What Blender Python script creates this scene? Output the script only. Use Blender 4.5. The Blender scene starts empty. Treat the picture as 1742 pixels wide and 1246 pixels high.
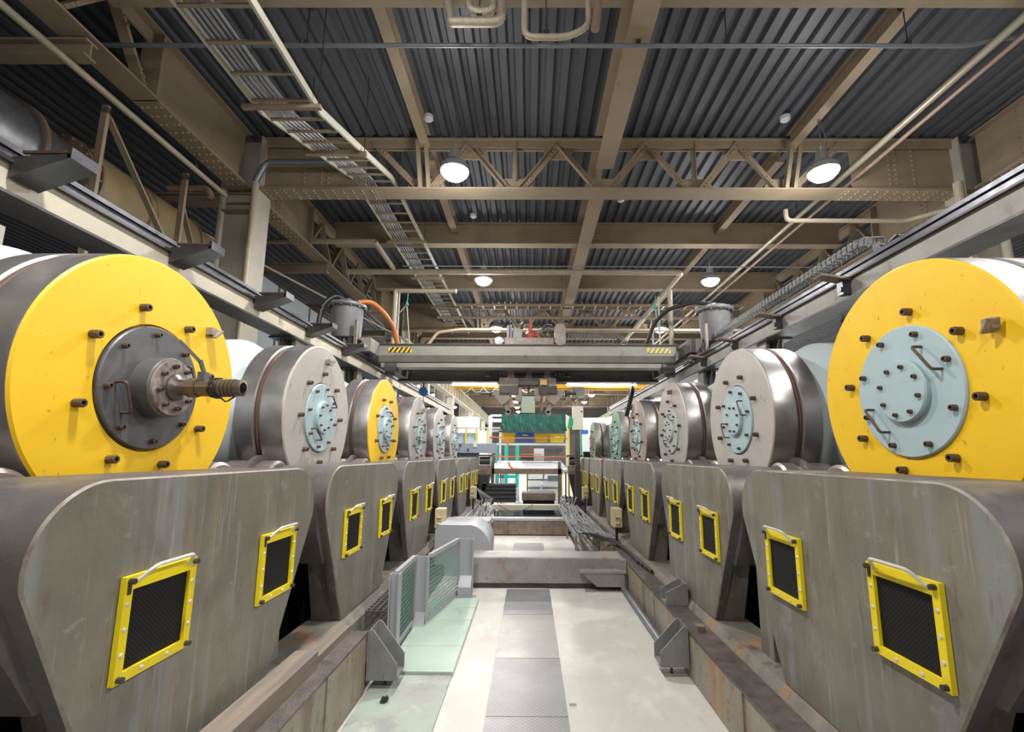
import bpy, math, random
from mathutils import Vector, Matrix
PI = math.pi
R = math.radians
EYE = 2.2                                  # camera height over the aisle floor; z below is measured from the eye
S = bpy.context.scene
COL = S.collection
rnd = random.Random(7)

# ------------------------------------------------------------------ camera
cd = bpy.data.cameras.new('camera'); cam = bpy.data.objects.new('camera', cd); COL.objects.link(cam)
cd.sensor_width = 36.0; cd.sensor_fit = 'HORIZONTAL'
cd.lens = 795.68 / 1742 * 36
cd.shift_x = (871 - 898.14) / 1742; cd.shift_y = (646.75 - 623) / 1742
cd.clip_start = .05; cd.clip_end = 300
t_, y_, r_ = .1579, .0044, .0045
fw = Vector((-math.sin(y_)*math.cos(t_), math.cos(y_)*math.cos(t_), math.sin(t_)))
ri = fw.cross(Vector((0, 0, 1))).normalized(); up = ri.cross(fw)
r2 = ri*math.cos(r_) + up*math.sin(r_); u2 = -ri*math.sin(r_) + up*math.cos(r_)
M = Matrix((r2, u2, -fw)).transposed().to_4x4(); M.translation = (0, 0, EYE)
cam.matrix_world = M
S.camera = cam

# ------------------------------------------------------------------ world, exposure, lights
S.view_settings.view_transform = 'Standard'; S.view_settings.look = 'None'
S.view_settings.gamma = 1; S.view_settings.use_curve_mapping = False
S.view_settings.exposure = 0.35
w = bpy.data.worlds.new('world'); S.world = w; w.use_nodes = True
w.node_tree.nodes['Background'].inputs[0].default_value = (.9, .95, 1, 1)
w.node_tree.nodes['Background'].inputs[1].default_value = .25
LAMP_X = (-7.9, -1.33, 5.1, 11.6)
LAMP_Y = [7.5 + 5.16*k for k in range(-2, 10)]
LAMP_Z = 4.98
DOWN_W, ALL_W = 165, 62

def light(name, kind, loc, energy, color=(1, .97, .93), **kw):
    l = bpy.data.lights.new(name, kind); l.energy = energy; l.color = color
    for k, v in kw.items(): setattr(l, k, v)
    o = bpy.data.objects.new(name, l); COL.objects.link(o); o.location = (loc[0], loc[1], loc[2]+EYE)
    return o
LAMPS = [(x, y) for x in LAMP_X for y in LAMP_Y if y > 21 or -5 < x < 8]
for lx, ly in LAMPS:
    if True:
        light('lamp_light', 'AREA', (lx, ly, LAMP_Z-.27), DOWN_W, shape='DISK', size=.36)
        light('lamp_spill', 'POINT', (lx, ly, LAMP_Z-.5), ALL_W, shadow_soft_size=.2)

# ------------------------------------------------------------------ materials
MATS = {}
def mat(name, col, rough=.5, metal=0., col2=None, scale=3., amount=.5, rust=None, rust_amt=.35, rust_scale=5.,
        streak=None, streak_amt=.4, bump=0., bump_scale=40., emit=None, strength=0., stretch=(1, 1, 1), coat=0., layers=()):
    if name in MATS: return MATS[name]
    m = bpy.data.materials.new(name); m.use_nodes = True; MATS[name] = m
    nt = m.node_tree; N = nt.nodes; L = nt.links
    b = N['Principled BSDF']
    b.inputs['Base Color'].default_value = (*col, 1); b.inputs['Roughness'].default_value = rough
    b.inputs['Metallic'].default_value = metal
    if coat: b.inputs['Coat Weight'].default_value = coat
    if emit:
        b.inputs['Emission Color'].default_value = (*emit, 1); b.inputs['Emission Strength'].default_value = strength
        return m
    geo = N.new('ShaderNodeNewGeometry')
    def noise(sc, st, detail=5):
        mp = N.new('ShaderNodeMapping'); mp.inputs['Scale'].default_value = st
        L.new(geo.outputs['Position'], mp.inputs['Vector'])
        n = N.new('ShaderNodeTexNoise'); n.inputs['Scale'].default_value = sc; n.inputs['Detail'].default_value = detail
        n.inputs['Roughness'].default_value = .62
        L.new(mp.outputs[0], n.inputs['Vector']); return n.outputs['Fac']
    def ramp(f, lo, hi):
        r = N.new('ShaderNodeMapRange'); r.inputs['From Min'].default_value = lo; r.inputs['From Max'].default_value = hi
        L.new(f, r.inputs['Value']); return r.outputs[0]
    def mix(f, a, c):
        x = N.new('ShaderNodeMix'); x.data_type = 'RGBA'; L.new(f, x.inputs['Factor'])
        if isinstance(a, tuple): x.inputs['A'].default_value = (*a, 1)
        else: L.new(a, x.inputs['A'])
        x.inputs['B'].default_value = (*c, 1); return x.outputs['Result']
    def mul(f, k):
        x = N.new('ShaderNodeMath'); x.operation = 'MULTIPLY'; L.new(f, x.inputs[0]); x.inputs[1].default_value = k; return x.outputs[0]
    cur = tuple(col)
    if col2: cur = mix(mul(ramp(noise(scale, stretch), .35, .68), amount*2 if amount < .5 else 1.), cur, col2)
    if streak: cur = mix(mul(ramp(noise(3.2, (2.6, 2.6, .16)), .48, .66), streak_amt*1.6), cur, streak)
    for (lc, sc_, st_, lo, hi, k_) in layers: cur = mix(mul(ramp(noise(sc_, st_, 8), lo, hi), k_), cur, lc)
    if rust: cur = mix(mul(ramp(noise(rust_scale, (1, 1, .55), 9), .62-.2*rust_amt, .70), .85), cur, rust)
    if not isinstance(cur, tuple): L.new(cur, b.inputs['Base Color'])
    rr = N.new('ShaderNodeMapRange'); rr.inputs['To Min'].default_value = max(rough-.1, .04); rr.inputs['To Max'].default_value = min(rough+.12, 1)
    L.new(noise(9, (1, 1, 1)), rr.inputs['Value']); L.new(rr.outputs[0], b.inputs['Roughness'])
    if bump:
        bp = N.new('ShaderNodeBump'); bp.inputs['Strength'].default_value = bump; bp.inputs['Distance'].default_value = .01
        L.new(noise(bump_scale, (1, 1, 1)), bp.inputs['Height']); L.new(bp.outputs[0], b.inputs['Normal'])
    return m

steelpaint = mat('roof_beige_paint', (.33, .255, .17), .62, 0, (.27, .21, .145), 1.5, .5)
deckm = mat('roof_deck_steel', (.105, .112, .128), .5, .2, (.078, .083, .095), 2.0, .5, stretch=(1, .1, 1))
cream = mat('cream_girder_paint', (.52, .47, .36), .6, 0, (.42, .39, .32), 2, .5, rust=(.22, .15, .10), rust_amt=.12, rust_scale=3)
creamlt = mat('pale_cream_paint', (.62, .58, .46), .55, 0, (.52, .49, .4), 2, .5)
covpaint = mat('worn_olive_grey_paint', (.215, .20, .16), .4, .0, (.14, .13, .105), 1.3, .5, bump=.12, bump_scale=25,
               layers=(((.25, .26, .29), 2.2, (2.4, 2.4, .12), .52, .64, .6), ((.31, .245, .175), 2.2, (1.8, 1.8, .2), .56, .68, .5), ((.10, .09, .07), 2.4, (1, 1, .7), .54, .68, .55), ((.27, .25, .22), 4.5, (1, 1, .8), .60, .66, .45), ((.42, .43, .43), 5, (4, 4, .16), .60, .68, .5),
                       ((.12, .085, .055), 6, (2.5, 2.5, .35), .60, .72, .7), ((.10, .06, .04), 1.1, (1, 1, .8), .60, .72, .5), ((.30, .29, .26), 9, (1.5, .5, .8), .64, .68, .5), ((.07, .045, .03), 34, (1, 1, 1), .68, .73, .8)))
covtop = mat('dusty_dark_steel', (.15, .135, .13), .42, .15, (.085, .08, .08), 2.5, .5, rust=(.10, .05, .04), rust_amt=.2, bump=.15, layers=(((.24, .23, .23), 5, (1, 1, 1), .55, .7, .6),))
weld = mat('pale_weld_edge', (.30, .28, .24), .5, .1, (.16, .12, .10), 7, .5)
yellow = mat('yellow_disc_paint', (.95, .60, .012), .5, 0, (.90, .53, .01), 1.8, .4, rust=(.45, .25, .03), rust_amt=-.14, rust_scale=22, bump=.03, layers=(((.78, .44, .02), 3.0, (1, 1, 1), .60, .75, .6), ((.98, .72, .14), 11, (1, .6, 1), .68, .74, .6)))
yelhatch = mat('yellow_frame_paint', (.83, .66, .01), .38, 0, (.74, .57, .01), 6, .3)
tan = mat('bare_disc_steel', (.52, .48, .45), .5, .15, (.44, .405, .375), 2.2, .4, rust=(.30, .17, .10), rust_amt=-.08, rust_scale=14)
pink = mat('rusty_disc_steel', (.50, .41, .34), .5, .2, (.42, .33, .27), 3, .5, rust=(.30, .17, .10), rust_amt=.05)
greend = mat('green_disc_paint', (.17, .34, .20), .45, 0, (.13, .28, .17), 3, .5)
tyre = mat('machined_tyre_steel', (.50, .48, .47), .36, .85, (.40, .38, .37), 5, .5)
groove = mat('groove_rusty_steel', (.28, .20, .17), .5, .4)
body = mat('pale_blue_drum_paint', (.66, .74, .76), .42, 0, (.60, .69, .72), 1.5, .3)
blue = mat('light_blue_plate_paint', (.43, .56, .59), .42, 0, (.39, .52, .55), 4, .4)
whiteplate = mat('pale_grey_plate_paint', (.52, .55, .55), .45, 0)
dkplate = mat('dark_grey_plate_paint', (.115, .115, .125), .42, .3, (.15, .145, .15), 3, .4, rust=(.12, .08, .06), rust_amt=-.05, rust_scale=12)
rusty = mat('rusted_flange_steel', (.24, .17, .15), .6, .3, (.40, .37, .35), 8, .5, rust=(.14, .05, .03), rust_amt=.3, rust_scale=14, bump=.4)
boltm = mat('dark_bolt_steel', (.09, .065, .05), .5, .5, (.16, .11, .08), 30, .5)
black = mat('black_void', (.008, .008, .009), .6)
mesh_m = None
darkst = mat('dark_oily_steel', (.05, .046, .043), .38, .45, (.09, .08, .075), 4, .5)
railst = mat('rail_steel', (.13, .13, .145), .3, .8, (.08, .08, .09), 6, .5)
alu = mat('bare_aluminium_handle', (.66, .65, .62), .35, .3)
base = mat('rust_stained_beam_paint', (.33, .31, .25), .5, .1, (.24, .22, .18), 2, .5, bump=.25,
           layers=(((.34, .17, .06), 1.5, (1.6, 1.6, .15), .50, .64, .85), ((.12, .07, .05), 1.0, (1.8, 1.8, .12), .56, .66, .8), ((.22, .10, .045), 14, (1, 1, .7), .56, .66, .75), ((.40, .42, .42), 3, (1, 1, .3), .6, .7, .5)))
oil = mat('oily_flange_top', (.085, .07, .068), .3, .3, (.17, .14, .13), 8, .5, rust=(.07, .045, .035), rust_amt=.3, bump=.6, bump_scale=70)
plinthm = mat('plinth_paint', (.24, .22, .185), .6, 0, (.13, .115, .10), 2.5, .5, bump=.2, layers=(((.30, .17, .08), 3, (1, 1, .4), .56, .66, .8), ((.08, .05, .04), 6, (1, 1, .6), .56, .68, .8)))
conc = mat('pale_concrete', (.56, .535, .495), .55, 0, (.50, .475, .44), 1.2, .5, bump=.12, bump_scale=30, layers=(((.68, .65, .60), 2.6, (1, .6, 1), .52, .66, .7), ((.36, .35, .33), 2.2, (1, .5, 1), .60, .74, .7), ((.25, .23, .21), 26, (1, 1, 1), .69, .73, .8), ((.52, .44, .40), 1.1, (1, 1, 1), .56, .7, .5)))
slabg = mat('pale_green_slab', (.40, .50, .42), .33, 0, (.345, .44, .37), 2.2, .5, layers=(((.30, .31, .28), 3.5, (2, .6, 1), .60, .72, .7), ((.55, .64, .57), 3, (1, .5, 1), .6, .72, .5)))
worn = mat('worn_green_concrete', (.34, .43, .35), .55, 0, (.31, .29, .28), 1.2, .5, bump=.2, layers=(((.26, .25, .245), 1.6, (1, 1, 1), .50, .60, .8), ((.48, .46, .42), 5, (1, .7, 1), .60, .68, .6), ((.12, .12, .11), 30, (1, 1, 1), .68, .74, .8)))
greyp = mat('light_grey_paint', (.36, .37, .39), .5, 0, (.36, .37, .40), 4, .5, rust=(.25, .18, .13), rust_amt=-.05)
crossp = mat('grey_crossbeam_paint', (.33, .325, .31), .45, .1, (.25, .24, .23), 2.5, .5, bump=.15, layers=(((.26, .13, .06), 3.2, (1, 1, .7), .57, .68, .8), ((.16, .11, .09), 12, (1, 1, 1), .62, .70, .7)))
brownp = mat('brown_rusted_steel', (.25, .19, .145), .65, .1, (.16, .115, .085), 5, .5, rust=(.10, .055, .035), rust_amt=.45, rust_scale=9, bump=.3, layers=(((.36, .33, .30), 6, (1, 1, 1), .6, .7, .6),))
bracketm = mat('bracket_grey_paint', (.24, .245, .235), .5, .1, (.17, .17, .16), 4, .5, rust=(.16, .09, .05), rust_amt=.1, rust_scale=14, layers=(((.30, .23, .13), 4, (1, 1, .5), .58, .7, .5),))
wood = mat('dusty_timber', (.25, .20, .155), .75, 0, (.15, .125, .11), 3, .5, stretch=(6, .5, 6), bump=.2)
gridm = mat('green_grid_paint', (.20, .34, .30), .5)
cable = mat('grey_cable', (.20, .20, .21), .5, 0, (.12, .12, .125), 10, .5)
blackc = mat('black_hose', (.02, .02, .024), .45)
crane_p = mat('crane_grey_paint', (.30, .285, .25), .5, .1, (.24, .225, .20), 3, .5, rust=(.12, .09, .07), rust_amt=.02)
crane_d = mat('crane_dark_steel', (.075, .07, .066), .45, .3, (.11, .10, .09), 4, .5)
gripm = mat('gripper_brown_steel', (.20, .16, .13), .5, .4, (.28, .25, .22), 8, .5, rust=(.11, .07, .05), rust_amt=.2)
tank = mat('grey_tank_paint', (.23, .23, .235), .42, .15, (.18, .18, .185), 5, .5)
orange = mat('orange_hose', (.62, .20, .05), .5)
strap = mat('orange_strap', (.85, .20, .03), .6)
redm = mat('red_pump_paint', (.33, .05, .04), .45, 0, (.2, .04, .03), 10, .5)
haz_y = mat('hazard_yellow', (.85, .60, .02), .5); haz_k = mat('hazard_black', (.03, .03, .04), .5)
haz_b = mat('hazard_faded_blue', (.22, .25, .34), .5)
ductm = mat('tan_duct_paint', (.36, .27, .14), .5, 0, (.36, .28, .165), 1.5, .5)
galv = mat('galvanised_duct', (.20, .205, .215), .35, .7, (.30, .30, .31), 7, .5)
insul = mat('foil_insulation', (.52, .46, .36), .35, .5, (.40, .35, .27), 20, .5, bump=.8, bump_scale=60)
pipebr = mat('brown_pipe_paint', (.30, .21, .16), .45, .1, (.24, .17, .13), 5, .5)
pipegr = mat('grey_conduit', (.20, .22, .24), .4, .4)
pipebe = mat('beige_pipe_paint', (.46, .40, .29), .45, .1, (.38, .32, .24), 4, .5)
tarp = mat('green_tarpaulin', (.006, .075, .055), .35, 0, (.012, .11, .085), 5, .5, bump=.4, bump_scale=12, coat=.3)
white = mat('white_frame_paint', (.70, .72, .76), .4, 0, (.60, .62, .66), 6, .4)
whitep = mat('white_panel', (.82, .84, .86), .5)
pbluep = mat('pale_blue_machine_paint', (.42, .55, .60), .5)
gbluep = mat('grey_blue_machine_paint', (.33, .37, .44), .5)
binY = mat('yellow_bin_plastic', (.80, .63, .04), .4); binB = mat('blue_bin_plastic', (.03, .15, .50), .4)
teal = mat('teal_frame_paint', (.02, .42, .36), .45)
card = mat('cardboard', (.42, .29, .18), .8); foam = mat('grey_foam_block', (.24, .24, .25), .9, bump=.4, bump_scale=80)
ycrane = mat('yellow_crane_paint', (.78, .43, .02), .45)
wallm = mat('far_wall_paint', (.16, .155, .145), .8, 0, (.12, .115, .11), .6, .5)
panelb = mat('blue_grey_cladding', (.20, .225, .245), .6)
boxcream = mat('cream_box_paint', (.62, .54, .33), .55, 0, (.52, .42, .24), 5, .5, rust=(.24, .13, .06), rust_amt=.02)
clutter = mat('black_crate_plastic', (.05, .052, .055), .45, 0, (.08, .08, .085), 6, .5)
lampshell = mat('lamp_housing', (.5, .5, .5), .4, .5)
lensm = mat('lamp_lens_glow', (1, 1, 1), .5, emit=(.93, .96, 1), strength=60)
tubem = mat('fluorescent_glow', (1, 1, 1), .5, emit=(.93, .96, 1), strength=14)
signm = mat('small_notice_white', (.8, .8, .78), .6)
ropeg = mat('green_rope', (.02, .35, .27), .6); ropew = mat('pale_rope', (.5, .5, .46), .7)
winglow = mat('lit_window', (1, 1, 1), .5, emit=(.92, .97, 1), strength=3.2)
plas = mat('blue_plastic', (.05, .2, .55), .4)

def checker(name, col, col2, rust):
    m = mat(name, col, .42, .35, col2, 1.6, .5, rust=rust, rust_amt=-.05)
    nt = m.node_tree; N = nt.nodes; L = nt.links
    geo = N.new('ShaderNodeNewGeometry'); mp = N.new('ShaderNodeMapping'); mp.inputs['Rotation'].default_value = (0, 0, R(45))
    mp.inputs['Scale'].default_value = (28, 28, 28); L.new(geo.outputs['Position'], mp.inputs['Vector'])
    sp = N.new('ShaderNodeSeparateXYZ'); L.new(mp.outputs[0], sp.inputs[0])
    def mth(op, a, b=None):
        x = N.new('ShaderNodeMath'); x.operation = op
        for i, v in enumerate((a, b)):
            if v is None: continue
            if isinstance(v, (int, float)): x.inputs[i].default_value = v
            else: L.new(v, x.inputs[i])
        return x.outputs[0]
    fx = mth('SUBTRACT', mth('FRACT', sp.outputs[0]), .5); fy = mth('SUBTRACT', mth('FRACT', sp.outputs[1]), .5)
    par = mth('MODULO', mth('ABSOLUTE', mth('ADD', mth('FLOOR', sp.outputs[0]), mth('FLOOR', sp.outputs[1]))), 2)
    e1 = mth('ADD', mth('MULTIPLY', mth('MULTIPLY', fx, fx), 5), mth('MULTIPLY', mth('MULTIPLY', fy, fy), 60))
    e2 = mth('ADD', mth('MULTIPLY', mth('MULTIPLY', fx, fx), 60), mth('MULTIPLY', mth('MULTIPLY', fy, fy), 5))
    e = mth('ADD', mth('MULTIPLY', e1, par), mth('MULTIPLY', e2, mth('SUBTRACT', 1, par)))
    h = mth('LESS_THAN', e, 1)
    bp = N.new('ShaderNodeBump'); bp.inputs['Strength'].default_value = 1; bp.inputs['Distance'].default_value = .012
    L.new(h, bp.inputs['Height']); L.new(bp.outputs[0], N['Principled BSDF'].inputs['Normal'])
    P_ = N['Principled BSDF']; src = P_.inputs['Base Color'].links[0].from_socket
    x = N.new('ShaderNodeMix'); x.data_type = 'RGBA'; L.new(mth('MULTIPLY', h, .55), x.inputs['Factor']); L.new(src, x.inputs['A']); x.inputs['B'].default_value = (.42, .41, .41, 1)
    L.new(x.outputs['Result'], P_.inputs['Base Color'])
    return m
check = checker('checker_plate_steel', (.21, .205, .215), (.28, .275, .28), (.36, .33, .29))
checkw = checker('worn_checker_plate_steel', (.36, .34, .31), (.28, .27, .26), (.44, .42, .38))

def screen_mat():
    m = bpy.data.materials.new('black_expanded_mesh'); m.use_nodes = True
    nt = m.node_tree; N = nt.nodes; L = nt.links; b = N['Principled BSDF']
    b.inputs['Roughness'].default_value = .6; b.inputs['Specular IOR Level'].default_value = .2
    geo = N.new('ShaderNodeNewGeometry'); mp = N.new('ShaderNodeMapping'); mp.inputs['Rotation'].default_value = (R(45), 0, 0)
    mp.inputs['Scale'].default_value = (60, 60, 60); L.new(geo.outputs['Position'], mp.inputs['Vector'])
    sp = N.new('ShaderNodeSeparateXYZ'); L.new(mp.outputs[0], sp.inputs[0])
    o = []
    for k in (1, 2):
        f = N.new('ShaderNodeMath'); f.operation = 'FRACT'; L.new(sp.outputs[k], f.inputs[0])
        g = N.new('ShaderNodeMath'); g.operation = 'LESS_THAN'; L.new(f.outputs[0], g.inputs[0]); g.inputs[1].default_value = .22; o.append(g.outputs[0])
    mx = N.new('ShaderNodeMath'); mx.operation = 'MAXIMUM'; L.new(o[0], mx.inputs[0]); L.new(o[1], mx.inputs[1])
    c = N.new('ShaderNodeMix'); c.data_type = 'RGBA'; L.new(mx.outputs[0], c.inputs['Factor'])
    c.inputs['A'].default_value = (.004, .004, .004, 1); c.inputs['B'].default_value = (.022, .022, .024, 1)
    L.new(c.outputs['Result'], b.inputs['Base Color'])
    return m
mesh_m = screen_mat()

# ------------------------------------------------------------------ mesh builder
class MB:
    def __init__(s): s.v = []; s.f = []; s.sm = []; s.mi = []; s.cur = 0; s.mats = []
    def use(s, m):
        if m not in s.mats: s.mats.append(m)
        s.cur = s.mats.index(m); return s
    def add(s, vs, fs, smooth=False):
        n = len(s.v); s.v += [tuple(v) for v in vs]
        for f in fs: s.f.append([i+n for i in f]); s.sm.append(smooth); s.mi.append(s.cur)
        return s
    def box(s, x0, x1, y0, y1, z0, z1):
        v = [(x, y, z) for x in (x0, x1) for y in (y0, y1) for z in (z0, z1)]
        return s.add(v, [(0, 1, 3, 2), (4, 6, 7, 5), (0, 4, 5, 1), (2, 3, 7, 6), (0, 2, 6, 4), (1, 5, 7, 3)])
    def bar(s, p, q, w, h, ref=(0, 0, 1)):
        p, q = Vector(p), Vector(q); d = (q-p).normalized(); ref = Vector(ref)
        if abs(d.dot(ref)) > .98: ref = Vector((0, 1, 0))
        a = d.cross(ref).normalized()*w/2; b = a.cross(d).normalized()*h/2
        v = [c+i*a+j*b for c in (p, q) for i in (-1, 1) for j in (-1, 1)]
        return s.add(v, [(0, 1, 3, 2), (4, 6, 7, 5), (0, 4, 5, 1), (2, 3, 7, 6), (0, 2, 6, 4), (1, 5, 7, 3)])
    def cyl(s, p, q, r, n=16, r2=None, cap=True):
        p, q = Vector(p), Vector(q); d = (q-p).normalized(); r2 = r if r2 is None else r2
        ref = Vector((0, 0, 1)) if abs(d.z) < .9 else Vector((1, 0, 0))
        a = d.cross(ref).normalized(); b = a.cross(d).normalized()
        v = []; 
        for c, rr in ((p, r), (q, r2)):
            for i in range(n): v.append(c + rr*(a*math.cos(2*PI*i/n) + b*math.sin(2*PI*i/n)))
        s.add(v, [(i, (i+1) % n, n+(i+1) % n, n+i) for i in range(n)], True)
        if cap: s.add(v, [tuple(range(n))[::-1], tuple(range(n, 2*n))])
        return s
    def tube(s, pts, r, n=8, bend=0):
        pts = [Vector(p) for p in pts]
        if bend and len(pts) > 2:
            out = [pts[0]]
            for i in range(1, len(pts)-1):
                a = (pts[i-1]-pts[i]); c = (pts[i+1]-pts[i]); k = min(bend, a.length*.49, c.length*.49)
                A = pts[i]+a.normalized()*k; C_ = pts[i]+c.normalized()*k
                for t in (0, .25, .5, .75, 1): out.append((1-t)**2*A + 2*t*(1-t)*pts[i] + t*t*C_)
            out.append(pts[-1]); pts = out
        rings = []; ref = Vector((.13, .27, 1)).normalized()
        for i, p in enumerate(pts):
            d = (pts[min(i+1, len(pts)-1)] - pts[max(i-1, 0)]).normalized()
            a = d.cross(ref)
            if a.length < .1: a = d.cross(Vector((1, .2, 0)))
            a.normalize(); b = a.cross(d).normalized(); ref = -b if False else ref
            rings.append([p + r*(a*math.cos(2*PI*k/n) + b*math.sin(2*PI*k/n)) for k in range(n)])
        v = [x for g in rings for x in g]
        f = [(i*n+k, i*n+(k+1) % n, (i+1)*n+(k+1) % n, (i+1)*n+k) for i in range(len(pts)-1) for k in range(n)]
        s.add(v, f, True); m = len(pts)-1
        return s.add(v, [tuple(range(n))[::-1], tuple(m*n+k for k in range(n))])
    def lathe(s, prof, n=64, smooth=True, axis='x', c=(0, 0, 0)):
        # prof: list of (axial, radius)
        v = []
        for a, r in prof:
            for i in range(n):
                t = 2*PI*i/n
                if axis == 'x': p = (a, r*math.cos(t), r*math.sin(t))
                elif axis == 'z': p = (r*math.cos(t), r*math.sin(t), a)
                else: p = (r*math.cos(t), a, r*math.sin(t))
                v.append((p[0]+c[0], p[1]+c[1], p[2]+c[2]))
        f = [(j*n+i, j*n+(i+1) % n, (j+1)*n+(i+1) % n, (j+1)*n+i) for j in range(len(prof)-1) for i in range(n)]
        return s.add(v, f, smooth)
    def prism(s, poly, a0, a1, axis='x'):
        n = len(poly)
        def P(a, u, w): return (a, u, w) if axis == 'x' else ((u, a, w) if axis == 'y' else (u, w, a))
        v = [P(a, u, w) for a in (a0, a1) for u, w in poly]
        s.add(v, [tuple(range(n))[::-1], tuple(range(n, 2*n))])
        return s.add(v, [(i, (i+1) % n, n+(i+1) % n, n+i) for i in range(n)], True)
    def rivet(s, p, axis, r=.026, h=.02):
        p = Vector(p); a = Vector(axis); ref = Vector((0, 0, 1)) if abs(a.z) < .9 else Vector((1, 0, 0))
        u = a.cross(ref).normalized(); w_ = u.cross(a)
        v = [p + r*(u*math.cos(i*PI/3)+w_*math.sin(i*PI/3)) for i in range(6)] + [p + a*h + .6*r*(u*math.cos(i*PI/3)+w_*math.sin(i*PI/3)) for i in range(6)]
        return s.add(v, [(i, (i+1) % 6, 6+(i+1) % 6, 6+i) for i in range(6)] + [tuple(range(6, 12))])
    def mesh(s, name, m, off=(0, 0, 0), bevel=0):
        me = bpy.data.meshes.new(name)
        me.from_pydata([(x-off[0], y-off[1], z-off[2]) for x, y, z in s.v], [], s.f)
        ms = s.mats if s.mats else [m]
        for q in ms: me.materials.append(q)
        me.polygons.foreach_set('use_smooth', s.sm); me.polygons.foreach_set('material_index', s.mi)
        import bmesh
        bm = bmesh.new(); bm.from_mesh(me); bmesh.ops.recalc_face_normals(bm, faces=bm.faces); bm.to_mesh(me); bm.free()
        me.update()
        if any(s.sm): me.set_sharp_from_angle(angle=R(32))
        return me
    def build(s, name, m=None, parent=None, label=None, loc=None, bevel=0, abs_=False):
        """part under `parent` (local coords; abs_ = hall coords) or, with no parent, a top-level object with its origin at its base"""
        if parent is None:
            xs, ys, zs = zip(*s.v); c = ((min(xs)+max(xs))/2, (min(ys)+max(ys))/2, min(zs))
            me = s.mesh(name, m, c); o = bpy.data.objects.new(name, me); o.location = (c[0], c[1], c[2]+EYE)
        else:
            off = (0, 0, 0)
            if abs_:
                q = parent; off = Vector((0, 0, 0))
                while q: off = off + q.location; q = q.parent
                off = (off[0], off[1], off[2]-EYE)
            me = s.mesh(name, m, off); o = bpy.data.objects.new(name, me); o.parent = parent
            if loc: o.location = loc
        COL.objects.link(o)
        if label: o['label'] = label
        if bevel:
            b = o.modifiers.new('bevel', 'BEVEL'); b.width = bevel; b.segments = 2; b.limit_method = 'ANGLE'; b.angle_limit = R(40)
        return o

def thing(name, label, cat, loc, rz=0, group=None):
    o = bpy.data.objects.new(name, None); COL.objects.link(o); o.empty_display_size = .1
    o.location = (loc[0], loc[1], loc[2]+EYE); o.rotation_euler = (0, 0, rz)
    return tag(o, label, cat, group)
def tag(o, label=None, cat=None, group=None, kind=None):
    if label: o['label'] = label
    if cat: o['category'] = cat
    if group: o['group'] = group
    if kind: o['kind'] = kind
    return o
def struct(o): o['kind'] = 'structure'; return o
KIDS = {}
def dup(o, parent=None, name=None):
    c = o.copy(); COL.objects.link(c); c.parent = parent
    for ch in list(o.children): dup(ch, c)
    return c
ORD = ['nearest', 'second', 'third', 'fourth', 'fifth', 'sixth', 'seventh', 'eighth', 'ninth', 'tenth', 'eleventh', 'twelfth', 'thirteenth', 'fourteenth', 'fifteenth', 'sixteenth', 'seventeenth', 'eighteenth', 'nineteenth', 'twentieth']

# ------------------------------------------------------------------ setting
FZ = -2.2
struct(MB().box(-16, 16, -9, 62, FZ-.2, FZ).build('floor', conc))
struct(MB().box(-16.2, -16, -9, 62, FZ, 6.3).build('wall_left', wallm))
struct(MB().box(16, 16.2, -9, 62, FZ, 6.3).build('wall_right', wallm))
struct(MB().box(-16, 16, 62, 62.2, FZ, 6.3).build('wall_far', wallm))
struct(MB().box(-16, 16, -9.2, -9, FZ, 6.3).build('wall_rear', wallm))
def deck():
    b = MB(); p = .25; x = -16.; pr = []
    while x < 16:
        pr += [(x, 6.2), (x+.11, 6.2), (x+.145, 6.275), (x+.215, 6.275)]; x += p
    pr.append((16, 6.2)); n = len(pr)
    v = [(a, y, z) for y in (-9, 62) for a, z in pr]
    b.add(v, [(i, i+1, n+i+1, n+i) for i in range(n-1)])
    # standing seams of the deck sheets
    o = b.build('ceiling', deckm); return struct(o)
deck()

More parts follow.
